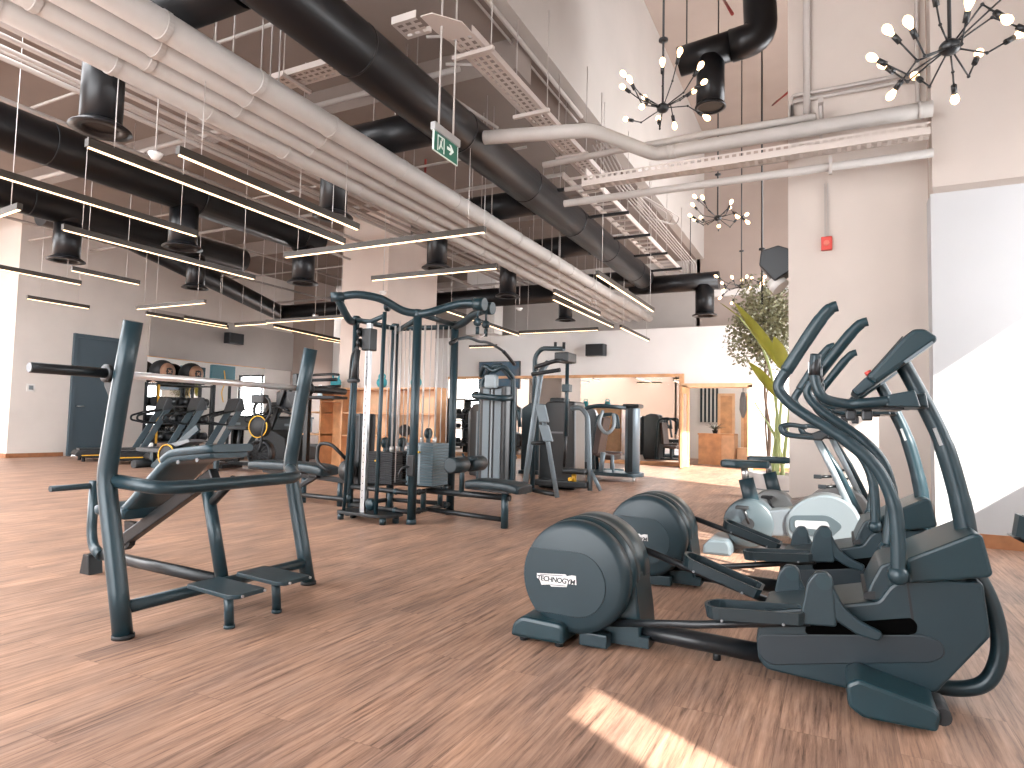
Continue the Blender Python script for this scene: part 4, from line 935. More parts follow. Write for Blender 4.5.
# pull-up loop toward the front
MB().tube([G3(-3.97, 5.66, 2.22), G3(-4.09, 5.55, 2.24), G3(-4.24, 5.38, 2.34), G3(-4.42, 5.22, 2.37), G3(-4.58, 5.12, 2.34)], 0.042, 18, spline=8).tube([G3(-4.59, 5.12, 2.31), G3(-4.62, 5.26, 2.20), G3(-4.68, 5.42, 2.14), G3(-4.86, 5.72, 2.18)], 0.040, 18, spline=8).build('pull_up_bar', FRAME, t)
MB().cyl(G3(-4.54, 5.15, 2.34), G3(-4.64, 5.06, 2.33), 0.052).sphere(G3(-4.585, 5.12, 2.325), 0.050).build('bar_end_cap', FRAME, t)
# two overhead arms carrying the lat pulley
for P, e in (([(-3.97, 5.66, 2.21), (-3.84, 5.70, 2.23), (-3.68, 5.78, 2.29), (-3.52, 5.84, 2.33), (-3.33, 5.88, 2.32)], 0),
             ([(-4.02, 6.48, 2.20), (-3.84, 6.38, 2.22), (-3.60, 6.22, 2.28), (-3.34, 6.08, 2.31)], 1)):
    a = MB().tube([G3(*p) for p in P], 0.044, 18, spline=8).build('overhead_arm', FRAME, t)
    q = P[-1]; MB().tube([G3(q[0]-0.07, q[1], q[2]+0.003), G3(q[0]-0.03, q[1], q[2]), G3(q[0]+0.05, q[1], q[2]-0.005)], 0.068, 22).build('arm_end_cap', BODYT, a)
for y in (5.88, 6.06):
    MB().tube([G3(-3.36, y, 2.30), G3(-3.36, y, 2.17)], 0.012, 8).lathe([(0, -0.012), (0.045, -0.012), (0.04, 0), (0.045, 0.012), (0, 0.012)], G3(-3.36, y, 2.13), 'y', 20).cyl(G3(-3.36, y, 2.08), G3(-3.36, y, 2.00), 0.02).build('pulley', FRAME, t)
MB().tube([G3(-3.36, 5.88, 2.03), G3(-3.38, 5.97, 1.985), G3(-3.36, 6.06, 2.03)], 0.01, 8, spline=4).build('hanger_yoke', CHROME, t)
lb = MB().tube([G3(-3.42, 5.46, 1.86), G3(-3.42, 5.56, 1.905), G3(-3.42, 5.8, 1.955), G3(-3.42, 6.02, 1.945), G3(-3.42, 6.25, 1.955), G3(-3.42, 6.6, 1.90), G3(-3.42, 6.88, 1.78)], 0.016, 14, spline=7).build('lat_bar', FRAME, t)
MB().tube([G3(-3.42, 6.6, 1.90), G3(-3.42, 6.74, 1.845), G3(-3.42, 6.89, 1.775)], 0.021, 12, spline=5).tube([G3(-3.42, 5.45, 1.855), G3(-3.42, 5.56, 1.905)], 0.021, 12).build('bar_grip', FRAMEB, lb)
# weight stacks with guide rods
def stack(x0, x1, y0, y1, z0, z1, n, m, pin):
    o = MB()
    dz = (z1-z0)/n
    for i in range(n): o.rbox(x0-GX, x1-GX, y0-GY, y1-GY, z0+i*dz, z0+(i+1)*dz-0.003, 0.003, seg=1)
    s_ = o.build('weight_stack', m, t)
    MB().box(*( (x1-GX, x1-GX+0.002, (y0+y1)/2-GY-0.012, (y0+y1)/2-GY+0.012) if pin == 'x' else ((x0+x1)/2-GX-0.012, (x0+x1)/2-GX+0.012, y0-GY-0.002, y0-GY)), z0+0.02, z1-0.02).build('weight_scale', SILVER, s_)
    p = MB()
    if pin == 'x': p.cyl(((x1-GX), (y0+y1)/2-GY, z1-0.06), ((x1-GX+0.05), (y0+y1)/2-GY, z1-0.06), 0.012).tube([(x1-GX+0.04, (y0+y1)/2-GY-.03, z1-0.06), (x1-GX+0.04, (y0+y1)/2-GY+.03, z1-0.06)], 0.01)
    else: p.cyl(((x0+x1)/2-GX, y0-GY, z1-0.1), ((x0+x1)/2-GX, y0-GY-0.05, z1-0.1), 0.012).tube([((x0+x1)/2-GX-.03, y0-GY-0.04, z1-0.1), ((x0+x1)/2-GX+.03, y0-GY-0.04, z1-0.1)], 0.01)
    p.build('selector_pin', YELLOW, s_)
    r = MB()
    for k in (0.25, 0.75):
        c = ((x0+x1)/2-GX, y0+(y1-y0)*k-GY) if pin == 'x' else (x0+(x1-x0)*k-GX, (y0+y1)/2-GY)
        r.cyl((*c, z1), (*c, 2.16), 0.011, seg=10)
        r.cyl((*c, z1), (*c, z1+0.06), 0.022, seg=10)
    r.build('guide_rod', CABLE, t)
    c = ((x0+x1)/2-GX, (y0+y1)/2-GY)
    MB().cyl((c[0], c[1], z1), (c[0], c[1], 2.16), 0.005, seg=8).build('cable', CABLE, t)
    pu = MB()
    pu.lathe([(0, -0.014), (0.062, -0.014), (0.055, 0), (0.062, 0.014), (0, 0.014)], (c[0], c[1], z1+0.10), 'x', 24)
    pu.box(c[0]-0.02, c[0]+0.02, c[1]-0.014, c[1]+0.014, z1, z1+0.14)
    pu.build('pulley', BODYT, t)
STKG = mat('weight_plate_grey', (0.085, 0.125, 0.145), 0.45, 0.2)
STKD = mat('weight_plate_black', (0.014, 0.017, 0.020), 0.45, 0.2)
stack(-4.20, -3.86, 5.86, 6.18, 0.38, 0.84, 15, STKG, 'y')
stack(-4.78, -4.42, 5.90, 6.10, 0.36, 0.72, 14, STKD, 'y')
stack(-4.70, -4.45, 6.20, 6.38, 0.36, 0.72, 14, STKD, 'y')
# extra cables near the right stack
m_ = MB()
for x, y in ((-3.98, 6.30), (-4.08, 6.34), (-4.30, 5.80)): m_.cyl(G3(x, y, 0.40), G3(x, y, 2.18), 0.006, seg=8)
m_.build('cable', CABLE, t)
# adjustable pulley column, handles and platform facing front
before_front = set(t.children)
MB().rbox(-4.645-GX, -4.59-GX, 5.50-GY, 5.55-GY, 0.07, 2.12, 0.008).build('pulley_column', mat('column_steel', (0.46, 0.48, 0.49), 0.3, 0.7), t)
m_ = MB()
for i in range(22): m_.lathe([(0.006, -0.001), (0.006, 0.001)], G3(-4.62, 5.499, 0.25+i*0.075), 'y', 8)
m_.build('column_hole', RUBBER, t)
MB().tube([G3(-4.86, 5.50, 0.06), G3(-4.80, 5.52, 2.18)], 0.019, 12).build('side_rail', FRAME, t)
MB().tube([G3(-4.40, 5.46, 0.06), G3(-4.38, 5.47, 2.22)], 0.022, 12).build('side_rail', FRAME, t)
MB().tube([G3(-4.80, 5.52, 2.16), G3(-4.62, 5.54, 2.14), G3(-4.38, 5.47, 2.18)], 0.026, 12).build('column_head', FRAME, t)
MB().prism(rounded([(x-GX, y-GY) for x, y in ((-4.98, 5.72), (-4.92, 5.44), (-4.32, 5.38), (-4.18, 5.52), (-4.22, 5.72))], 0.05), 0.07, 0.10, 'z', bev=0.006).build('platform', FRAMEB, t)
m_ = MB()
for x, y in ((-4.90, 5.50), (-4.30, 5.45), (-4.26, 5.62), (-4.88, 5.68)): m_.cyl(G3(x, y, 0), G3(x, y, 0.07), 0.035)
m_.build('platform_foot', FRAME, t)
cr = MB().rbox(-4.68-GX, -4.56-GX, 5.47-GY, 5.59-GY, 1.82, 2.06, 0.012).build('pulley_carriage', FRAMEB, t)
MB().lathe([(0, -0.012), (0.05, -0.012), (0.045, 0), (0.05, 0.012), (0, 0.012)], G3(-4.70, 5.47, 2.02), 'x', 20).lathe([(0, -0.012), (0.05, -0.012), (0.045, 0), (0.05, 0.012), (0, 0.012)], G3(-4.70, 5.47, 1.90), 'x', 20).build('pulley', FRAMEB, cr)
h = MB().tube([G3(-4.70, 5.44, 1.86), G3(-4.76, 5.42, 1.76), G3(-4.78, 5.42, 1.50)], 0.012, 8, spline=4).tube([G3(-4.70, 5.44, 1.86), G3(-4.66, 5.40, 1.76), G3(-4.65, 5.40, 1.50)], 0.012, 8, spline=4)
h.build('handle_strap', RUBBER, t)
MB().tube([G3(-4.79, 5.42, 1.49), G3(-4.64, 5.40, 1.49)], 0.022, 12).tube([G3(-4.665, 5.40, 1.82), G3(-4.69, 5.39, 1.52)], 0.03, 10, spline=3).build('handle', RUBBER, t)
MB().lathe([(0, -0.015), (0.065, -0.015), (0.055, 0), (0.065, 0.015), (0, 0.015)], G3(-4.50, 5.50, 0.19), 'y', 22).lathe([(0, -0.015), (0.05, -0.015), (0.045, 0), (0.05, 0.015), (0, 0.015)], G3(-4.86, 5.56, 0.22), 'y', 22).build('lower_pulley', BODYT, t)
MB().lathe([(0, -0.012), (0.05, -0.012), (0.045, 0), (0.05, 0.012), (0, 0.012)], G3(-4.45, 5.60, 2.30), 'x', 20).build('upper_pulley', FRAME, t)
for ch in t.children:
    if ch not in before_front: ch.location.x += 0.12
m_ = MB()
m_.tube([G3(-3.97, 5.62, 0.60), G3(-4.03, 5.55, 0.58), G3(-4.06, 5.55, 0.48), G3(-4.0, 5.60, 0.44)], 0.014, 10, spline=5).rbox(-4.01-GX, -3.93-GX, 5.60-GY, 5.66-GY, 0.5, 0.72, 0.01)
m_.build('handle_holder', FRAMEB, t)
# seat station on the right
s = pad([(-3.44-GX, 0.475), (-3.30-GX, 0.490), (-2.98-GX, 0.480), (-2.80-GX, 0.450)], 0.095, 0.36, MB()).build('seat', VINYL, t)
for v in s.data.vertices: v.co.y += 5.98-GY
MB().beam(G3(-3.45, 5.98, 0.40), G3(-2.95, 5.98, 0.375), 0.24, 0.03, r=0.006).build('seat_plate', FRAMEB, s)
MB().tube([G3(-4.0, 5.98, 0.32), G3(-2.98, 5.98, 0.31)], 0.032, 14, flat=(1.0, 0.9)).tube([G3(-4.0, 5.98, 0.12), G3(-3.06, 5.98, 0.085)], 0.026, 14).build('seat_beam', FRAMEB, t)
MB().tube([G3(-3.04, 5.98, 0.0), G3(-3.04, 5.98, 0.38)], 0.038, 16).build('seat_post', FRAME, t)
MB().tube([G3(-3.56, 5.98, 0.32), G3(-3.56, 5.98, 0.66)], 0.028, 14).tube([G3(-3.56, 5.98, 0.74), G3(-3.52, 5.98, 0.66), G3(-3.40, 6.02, 0.70)], 0.012, 8).build('roller_post', FRAME, t)
for y in (5.78, 6.16):
    MB().tube([G3(-3.50, y-0.14, 0.63), G3(-3.50, y-0.13, 0.63), G3(-3.50, y+0.13, 0.63), G3(-3.50, y+0.14, 0.63)], [0.065, 0.082, 0.082, 0.065], 22).build('knee_roller', VINYL, t)
MB().cyl(G3(-3.50, 5.66, 0.63), G3(-3.50, 6.28, 0.63), 0.02).build('roller_axle', FRAMEB, t)
# rowing station going left
s = pad([(-6.95-GX, 0.50), (-6.7-GX, 0.515), (-5.9-GX, 0.51), (-5.65-GX, 0.47)], 0.12, 0.36, MB()).build('seat', VINYL, t)
for v in s.data.vertices: v.co.y += 6.3-GY
MB().beam(G3(-6.8, 6.3, 0.38), G3(-5.0, 6.3, 0.30), 0.08, 0.06, r=0.008).tube([G3(-6.35, 6.3, 0.10), G3(-4.9, 6.2, 0.10)], 0.03, 12).build('rowing_beam', FRAMEB, t)
m_ = MB()
m_.tube([G3(-6.1, 6.3, 0.0), G3(-6.1, 6.3, 0.40)], 0.034, 14).tube([G3(-5.5, 6.3, 0.0), G3(-5.5, 6.3, 0.34)], 0.034, 14)
m_.build('rowing_post', FRAME, t)
MB().beam(G3(-6.3, 6.28, 0.12), G3(-5.75, 6.28, 0.42), 0.06, 0.06, r=0.01).rbox(-5.95-GX, -5.8-GX, 6.2-GY, 6.3-GY, 0.33, 0.45, 0.02).build('adjuster', FRAMEB, t)
MB().tube([G3(-5.25, 6.1, 0.60), G3(-5.40, 6.0, 0.78), G3(-5.6, 6.0, 0.78), G3(-5.62, 6.0, 0.55), G3(-5.4, 6.0, 0.44)], 0.022, 12, fil=0.08).tube([G3(-5.0, 6.2, 0.3), G3(-5.05, 6.2, 0.9)], 0.04, 12).build('row_handle', FRAMEB, t)
MB().rbox(-5.2-GX, -5.02-GX, 6.05-GY, 6.35-GY, 0.3, 1.15, 0.02).build('row_stack_cover', FRAMEB, t)
MB().lathe([(0, -0.02), (0.12, -0.02), (0.12, 0.02), (0, 0.02)], G3(-5.1, 5.95, 0.48), 'y', 24).build('row_pulley', FRAMEB, t)

# ------------------------------------------------------------------ two tall machines behind the tower
t = thing('cable_tower', 'slim dark cable tower with two pale shields and a ring bar on top', 'weight machine', (-4.92, 9.35, 0))
MB().prism(rounded([(-0.34, -0.1), (-0.28, -0.22), (0.28, -0.22), (0.34, -0.1), (0.34, 0.18), (-0.34, 0.18)], 0.04), 0.05, 1.66, 'z', bev=0.01).build('tower_body', PANELB, t)
MB().tube([(-0.38, -0.05, 0.02), (-0.36, -0.05, 1.5), (-0.30, -0.05, 1.80), (-0.1, -0.05, 1.98), (0.1, -0.05, 2.0)], 0.045, 14, spline=6).tube([(0.38, -0.05, 0.02), (0.36, -0.05, 1.62), (0.28, -0.05, 1.82), (0.1, -0.05, 1.96)], 0.045, 14, spline=6).build('side_frame', FRAME, t)
for x in (-0.13, 0.13): MB().prism(rounded([(x-0.075, -0.235), (x+0.075, -0.235), (x+0.06, -0.21), (x-0.06, -0.21)], 0.01), 0.12, 1.62, 'z', bev=0.004).build('shield', PANELL, t)
MB().box(-0.02, 0.02, -0.24, -0.21, 0.12, 1.62).build('centre_shield', SILVER, t)
MB().tube([(-0.36, -0.20, 1.54), (-0.30, -0.40, 1.50), (0.0, -0.46, 1.48), (0.32, -0.40, 1.46), (0.40, -0.20, 1.48)], 0.048, 16, spline=6).build('ring_bar', FRAME, t)
MB().rbox(-0.12, 0.12, -0.34, -0.2, 1.62, 1.84, 0.03).build('head_block', SILVER, t)
MB().tube([(-0.35, -0.1, 1.84), (-0.15, -0.3, 1.98), (0.05, -0.3, 1.9), (0.25, -0.25, 1.96), (0.38, -0.1, 1.8)], 0.04, 12, spline=5).build('top_handles', FRAME, t)
MB().box(-0.45, 0.45, -0.3, 0.3, 0.0, 0.05).build('base_plate', FRAMEB, t)
t.scale = (0.82, 0.9, 1.0)

t = thing('pull_up_frame', 'open dark pull-up and dip frame with a leaning back pad', 'pull-up frame', (-3.85, 8.75, 0))
def P(x, y, z): return (x+3.85, y, z)
MB().tube([P(-4.16, 0.35, 0.03), P(-4.16, 0.35, 2.12), P(-4.05, 0.35, 2.24), P(-3.62, 0.2, 2.20)], 0.036, 16, fil=0.12).build('upright', FRAME, t)
MB().tube([P(-4.16, 0.05, 0.03), P(-4.04, 0.05, 1.0), P(-3.92, 0.05, 1.86), P(-3.88, 0.2, 2.0)], 0.045, 16, fil=0.1).build('leaning_upright', PANELL, t)
MB().tube([P(-3.58, -0.05, 0.02), P(-3.80, 0.0, 0.98), P(-3.86, 0.0, 1.2)], 0.034, 14).build('front_leg', PANELL, t)
MB().tube([P(-4.16, 0.35, 0.06), P(-3.58, -0.05, 0.06)], 0.034, 12).tube([P(-4.16, 0.05, 0.06), P(-4.16, 0.35, 0.06)], 0.034, 12).tube([P(-4.1, 0.05, 0.78), P(-3.8, 0.0, 0.80)], 0.03, 12).build('base_bar', FRAMEB, t)
for z0, z1, x0, x1 in ((1.10, 1.36, -3.90, -3.85), (0.82, 1.06, -3.84, -3.78)):
    MB().prism(rounded([(x0-0.05+3.85, z1), (x0+0.10+3.85, z1), (x1+0.12+3.85, z0), (x1-0.03+3.85, z0)], 0.02), -0.08, -0.02, bev=0.012).build('back_pad', PANELL, t)
MB().tube([P(-4.10, 0.35, 1.92), P(-3.9, -0.2, 1.90), P(-3.55, -0.25, 1.98), P(-3.5, 0.2, 2.0)], 0.03, 12, fil=0.08).tube([P(-3.8, 0.3, 2.2), P(-3.8, 0.3, 2.32)], 0.025, 10).tube([P(-3.62, 0.2, 2.2), P(-3.62, 0.2, 2.30)], 0.025, 10).tube([P(-4.0, -0.1, 1.8), P(-3.55, -0.1, 1.86)], 0.03, 12).rbox(0.2, 0.42, -0.1, 0.25, 1.98, 2.12, 0.02).build('pull_up_handles', FRAMEB, t)
MB().tube([P(-3.52, 0.1, 2.02), P(-3.52, 0.1, 0.9)], 0.028, 12).rbox(0.27, 0.39, 0.04, 0.16, 1.55, 1.66, 0.01).build('lever_rod', FRAME, t)
MB().tube([P(-3.52, 0.1, 1.05), P(-3.54, 0.1, 0.45)], 0.022, 12).build('rod_grip', FRAMEB, t)

t = thing('assisted_dip_machine', 'broad weight machine with a smoked housing behind the pull-up frame', 'weight machine', (-4.05, 10.3, 0))
MB().prism(rounded([(-0.45, 0.0), (-0.45, 1.28), (-0.30, 1.46), (0.20, 1.46), (0.22, 0.0)], 0.05), -0.25, 0.25, bev=0.03).build('stack_housing', PANELB, t)
MB().box(-0.25, 0.0, -0.262, -0.255, 0.92, 0.95).build('small_plate', SILVERD, t)
MB().rbox(-0.28, -0.02, -0.2, 0.1, 1.42, 1.52, 0.03).build('top_cap', FRAMEB, t)
MB().tube([(0.18, -0.35, 1.34), (0.34, -0.35, 1.36), (0.46, -0.35, 1.22), (0.50, -0.35, 0.6), (0.52, -0.35, 0.02)], 0.04, 14, fil=0.12).build('side_tube', PANELL, t)
MB().tube([(0.52, -0.35, 0.35), (0.70, -0.35, 0.03)], 0.032, 12).build('side_leg', PANELL, t)
MB().rbox(-0.4, 0.5, -0.5, -0.2, 0.06, 0.16, 0.02).rbox(0.1, 0.5, -0.55, -0.25, 0.28, 0.36, 0.03).build('knee_platform', FRAMEB, t)
MB().cyl((0.28, -0.45, 0.16), (0.28, -0.45, 0.28), 0.04).cyl((0.25, -0.52, 0.2), (0.25, -0.57, 0.2), 0.03).build('adjuster', YELLOW, t)

t = thing('leg_press_machine', 'leg machine with a pale cylinder shaped stack cover near the back mirror', 'weight machine', (-3.95, 12.4, 0))
MB().tube([(0.38, 0.1, 0.1), (0.38, 0.1, 1.40), (0.38, 0.1, 1.47)], [0.17, 0.17, 0.15], 28, flat=(0.85, 1.0)).build('stack_cover', PANELL, t)
MB().prism([(0.33, 0.12), (0.43, 0.12), (0.43, 1.44), (0.33, 1.44)], -0.075, -0.055, bev=0.004).build('cover_slot', FRAMEB, t)
MB().rbox(0.22, 0.55, -0.10, 0.3, 1.42, 1.50, 0.04).build('cover_cap', FRAMEB, t)
MB().prism(rounded([(-0.7, -0.35), (0.5, -0.4), (0.68, -0.1), (0.55, 0.3), (-0.7, 0.35)], 0.1), 0.1, 0.17, 'z', bev=0.01).build('base_plate', FRAME, t)
m_ = MB()
for x, y in ((-0.5, -0.2), (-0.5, 0.25), (0.5, -0.2), (0.4, 0.2)): m_.cyl((x, y, 0), (x, y, 0.1), 0.03)
m_.build('foot', STEEL, t)
b_ = pad([(-0.32, 0.58), (-0.10, 0.50), (0.12, 0.50)], 0.10, 0.42, MB()).build('seat', BROWNV, t)
b2 = MB().prism(rounded([(-0.34, 0.5), (-0.22, 0.5), (-0.10, 1.22), (-0.22, 1.25)], 0.04), -0.24, 0.24, bev=0.02).build('backrest', BROWNV, t)
MB().tube([(-0.6, -0.3, 0.17), (-0.62, -0.3, 0.9), (-0.5, -0.3, 1.4), (-0.2, -0.3, 1.46), (0.3, -0.1, 1.42)], 0.04, 14, fil=0.15).tube([(-0.4, 0.3, 0.17), (-0.45, 0.3, 1.0), (-0.3, 0.3, 1.38)], 0.035, 12, fil=0.15).build('arm_frame', FRAME, t)
MB().tube([(-0.12, -0.32, 0.17), (-0.08, -0.32, 0.55)], 0.05, 14).tube([(0.12, -0.3, 0.17), (0.1, -0.3, 0.5)], 0.03, 12).build('seat_post', PANELL, t)
MB().tube([(-0.12, -0.25, 1.36), (-0.15, -0.36, 1.1), (0.0, -0.38, 0.92), (0.12, -0.3, 1.05), (0.08, -0.2, 1.3)], 0.035, 12, closed=False, spline=5).build('swing_handle', SILVER, t)
t = thing('chest_press_machine', 'cluttered weight machine standing left of the leg machine', 'weight machine', (-5.75, 12.8, 0))
MB().prism(rounded([(-0.30, 0.0), (-0.30, 1.40), (-0.1, 1.52), (0.25, 1.48), (0.25, 0.0)], 0.05), -0.2, 0.2, bev=0.02).build('stack_housing', FRAME, t)
MB().tube([(0.25, -0.25, 1.2), (0.5, -0.3, 1.35), (0.75, -0.3, 1.2), (0.7, -0.3, 0.8)], 0.04, 12, spline=5).tube([(0.25, 0.2, 1.1), (0.6, 0.3, 1.1), (0.7, 0.3, 0.7)], 0.035, 12, spline=5).build('press_arm', FRAME, t)
pad([(0.45, 0.52), (0.6, 0.5), (0.85, 0.5)], 0.09, 0.36, MB()).build('seat', BROWNV, t)
MB().prism(rounded([(0.32, 0.5), (0.42, 0.5), (0.36, 1.15), (0.26, 1.15)], 0.03), -0.2, 0.2, bev=0.02).build('backrest', BROWNV, t)
MB().box(-0.3, 1.0, -0.3, -0.22, 0, 0.08).box(-0.3, 1.0, 0.22, 0.3, 0, 0.08).box(0.6, 0.68, -0.2, 0.2, 0, 0.46).build('base_frame', FRAME, t)
# row of dark machines in front of the back mirror
def dark_stack(loc, rz, label, h=1.45):
    t = thing('weight_machine', label, 'weight machine', loc, rz)
    MB().prism(rounded([(-0.28, 0.0), (-0.28, h-0.1), (-0.2, h), (0.2, h), (0.26, h-0.12), (0.26, 0.0)], 0.05), -0.16, 0.16, bev=0.02).build('stack_housing', PANELB, t)
    MB().box(-0.05, 0.05, -0.17, -0.16, 0.2, h-0.15).build('shield', PANELL, t)
    pad([(0.42, 0.48), (0.6, 0.46), (0.85, 0.46)], 0.09, 0.36, MB()).build('seat', BROWNV, t)
    MB().prism(rounded([(0.36, 0.5), (0.46, 0.5), (0.38, 1.2), (0.28, 1.2)], 0.03), -0.2, 0.2, bev=0.02).build('backrest', BROWNV, t)
    MB().tube([(0.2, -0.3, 0.05), (0.3, -0.3, 1.3), (0.7, -0.3, 1.35), (0.75, -0.3, 1.0)], 0.035, 12, fil=0.12).tube([(0.2, 0.3, 0.05), (0.3, 0.3, 1.3), (0.7, 0.3, 1.35), (0.75, 0.3, 1.0)], 0.035, 12, fil=0.12).tube([(0.2, -0.3, .05), (.2, .3, .05)], 0.03).tube([(0.62, 0, 0), (0.62, 0, 0.46)], 0.04).box(-0.2, 0.9, -0.04, 0.04, 0, 0.06).build('frame', FRAME, t)
    return t
dark_stack((-6.35, 11.5, 0), -0.4, 'dark weight machine just left of the slim cable tower')
dark_stack((-5.3, 14.6, 0), 0.2, 'dark weight machine between the smoked housing and the mirror')
dark_stack((-8.3, 14.8, 0), 0.9, 'dark weight machine deep behind the cable station lat seat')
# ------------------------------------------------------------------ exercise bikes (lie along x, seat at -x)
def make_bike(loc, label, shell, shell2, swheel):
    t = thing('exercise_bike', label, 'exercise bike', loc, group='exercise bikes behind the ellipticals')
    X = 0.664
    def q(P): return [(a+X, b) for a, b in P]
    MB().lathe([(0, -0.13), (0.19, -0.13), (0.205, -0.115), (0.205, 0.115), (0.19, 0.13), (0, 0.13)], (0, 0, 0.272), 'y', 40).build('crank_housing', swheel, t)
    MB().prism(rounded(q([(-0.66, 0.36), (-0.35, 0.42), (-0.26, 0.43), (-0.24, 0.20), (-0.66, 0.17)]), 0.02), -0.12, 0.12, bev=0.015).build('body_bar', shell, t)
    fw = MB().prism(rounded(q([(-0.36, 0.16), (-0.38, 0.36), (-0.26, 0.50), (-0.06, 0.57), (0.12, 0.50), (0.20, 0.34), (0.16, 0.16)]), 0.12, 8), -0.145, 0.145, bev=0.02).build('flywheel_housing', shell2, t)
    MB().prism(rounded(q([(-0.34, 0.23), (-0.34, 0.37), (-0.05, 0.395), (0.06, 0.32), (-0.04, 0.21)]), 0.05, 6), -0.152, -0.14, bev=0.003).build('side_badge', swheel, fw)
    MB().prism(rounded(q([(-0.30, 0.275), (-0.30, 0.335), (-0.06, 0.345), (-0.04, 0.30), (-0.08, 0.275)]), 0.02, 4), -0.156, -0.150).build('badge_plate', mat('badge_grey', (0.25, 0.27, 0.28), 0.4), fw)
    MB().tube([(0.03, 0, 0.38), (-0.035, 0, 0.64)], 0.064, 18, flat=(1, .8)).build('seat_tube', BODY, t)
    MB().tube([(-0.035, 0, 0.63), (-0.048, 0, 0.74)], 0.030, 14).build('seat_post', STEEL, t)
    MB().prism(rounded([(-0.24, -0.11), (-0.10, -0.13), (0.06, -0.05), (0.16, -0.03), (0.16, 0.03), (0.06, 0.05), (-0.10, 0.13), (-0.24, 0.11)], 0.05, 5), 0.735, 0.80, 'z', bev=0.022, seg=3).build('saddle', BODYT, t)
    MB().tube([(X-0.15, -0.06, 1.03), (X-0.02, -0.06, 0.75), (X+0.13, -0.08, 0.40)], 0.026, 14).build('handle_post', SILVER, t)
    MB().tube([(X-0.15, 0.06, 1.03), (X+0.02, 0.06, 0.75), (X+0.18, 0.08, 0.40)], 0.026, 14).build('handle_post', FRAME, t)
    for s in (-1, 1):
        MB().tube([(X-0.10, s*0.06, 1.01), (X-0.26, s*0.18, 1.02), (X-0.375, s*0.20, 1.04), (X-0.40, s*0.20, 1.10), (X-0.33, s*0.17, 1.115), (X-0.22, s*0.12, 1.10)], 0.020, 12, spline=5).build('handlebar', FRAME, t)
    MB().prism(q([(-0.26, 1.0), (-0.22, 1.03), (-0.03, 1.11), (0.0, 1.07), (-0.1, 0.99)]), -0.13, 0.13, bev=0.012).build('console', FRAMEB, t)
    for s in (-1, 1):
        c = MB().tube([(0.01, s*0.14, 0.272), (0.05 * s+0.01, s*0.155, 0.272-0.0-0.14*s)], 0.014, 10).build('crank', BLACKP, t)
        MB().rbox(0.01+0.05*s-0.05, 0.01+0.05*s+0.05, s*0.16-0.0 if s > 0 else -0.25, 0.25 if s > 0 else -0.16, 0.272-0.14*s-0.012, 0.272-0.14*s+0.012, 0.006).build('pedal', RUBBER, c)
    MB().cyl((0, -0.135, 0.272), (0, -0.15, 0.272), 0.05).cyl((0.0, 0.135, 0.272), (0, 0.15, 0.272), 0.05).build('hub_cap', RUBBER, t)
    MB().prism(rounded(q([(-1.02, 0.0), (-1.02, 0.07), (-0.97, 0.125), (-0.82, 0.13), (-0.79, 0.08), (-0.79, 0.0)]), 0.02), -0.25, 0.25, bev=0.02).build('rear_foot', mat('foot_grey', (0.09, 0.115, 0.13), 0.4), t)
    MB().prism(rounded(q([(0.02, 0.0), (0.02, 0.10), (0.16, 0.12), (0.2, 0.0)]), 0.02), -0.25, 0.25, bev=0.02).build('front_foot', SILVER, t)
    MB().tube([(X-0.85, 0, 0.07), (X+0.1, 0, 0.07)], 0.045, 14).build('floor_rail', SILVERD, t)
    m_ = MB()
    for z in (0.62, 0.70): m_.tube([(X-0.03-(z-0.7)*.4, -0.05, z), (X-0.12-(z-0.7)*.4, -0.09, z-0.005)], 0.012, 8).rbox(X-0.16-(z-0.7)*.4, X-0.10-(z-0.7)*.4, -0.12, -0.06, z-0.02, z+0.012, 0.005)
    m_.build('bottle_clip', FRAMEB, t)
    return t
make_bike((-0.664, 6.0, 0), 'silver grey exercise bike nearer of the two, between the ellipticals and the pillar', mat('bike_pale_shell', (0.12, 0.14, 0.155), 0.35, 0.2), mat('bike_light_shell', (0.14, 0.17, 0.185), 0.35, 0.15), mat('bike_mid_shell', (0.050, 0.070, 0.080), 0.38, 0.2))
make_bike((-0.56, 7.02, 0), 'dull bronze grey exercise bike standing behind the silver one', mat('bike_bronze_shell', (0.20, 0.165, 0.15), 0.4, 0.2), mat('bike_dark_shell', (0.15, 0.155, 0.155), 0.4, 0.2), mat('bike_dim_shell', (0.17, 0.18, 0.18), 0.4, 0.2))

# ------------------------------------------------------------------ plants
def leaf_mesh(m_, base, direction, L, W, droop, twist=0.0, n=12, fold=0.25):
    """broad blade with a central fold, following an arc"""
    d = V(direction).normalized(); side = d.cross(V((0, 0, 1)))
    if side.length < 1e-3: side = V((1, 0, 0))
    side.normalize(); side = Matrix.Rotation(twist, 3, d) @ side
    nrm = side.cross(d).normalized(); p = V(base); rows = []
    for i in range(n+1):
        u = i/n
        w = W*math.sin(PI*min(1, u*0.94+0.05))**0.75*(1-0.25*u)
        rows.append([m_.bm.verts.new(p-side*w/2+nrm*w*fold*0.5), m_.bm.verts.new(p-side*w/4+nrm*w*fold*0.2), m_.bm.verts.new(p), m_.bm.verts.new(p+side*w/4+nrm*w*fold*0.2), m_.bm.verts.new(p+side*w/2+nrm*w*fold*0.5)])
        d = (d+V((0, 0, -droop/n))).normalized(); nrm = side.cross(d).normalized(); p = p+d*L/n
    for a, b in zip(rows, rows[1:]):
        for k in range(4): f = m_.bm.faces.new([a[k], a[k+1], b[k+1], b[k]]); f.smooth = True
t = thing('potted_strelitzia', 'tall plant with big yellow-green paddle leaves rising from a pale pot beside the pillar', 'potted plant', (-0.72, 9.75, 0))
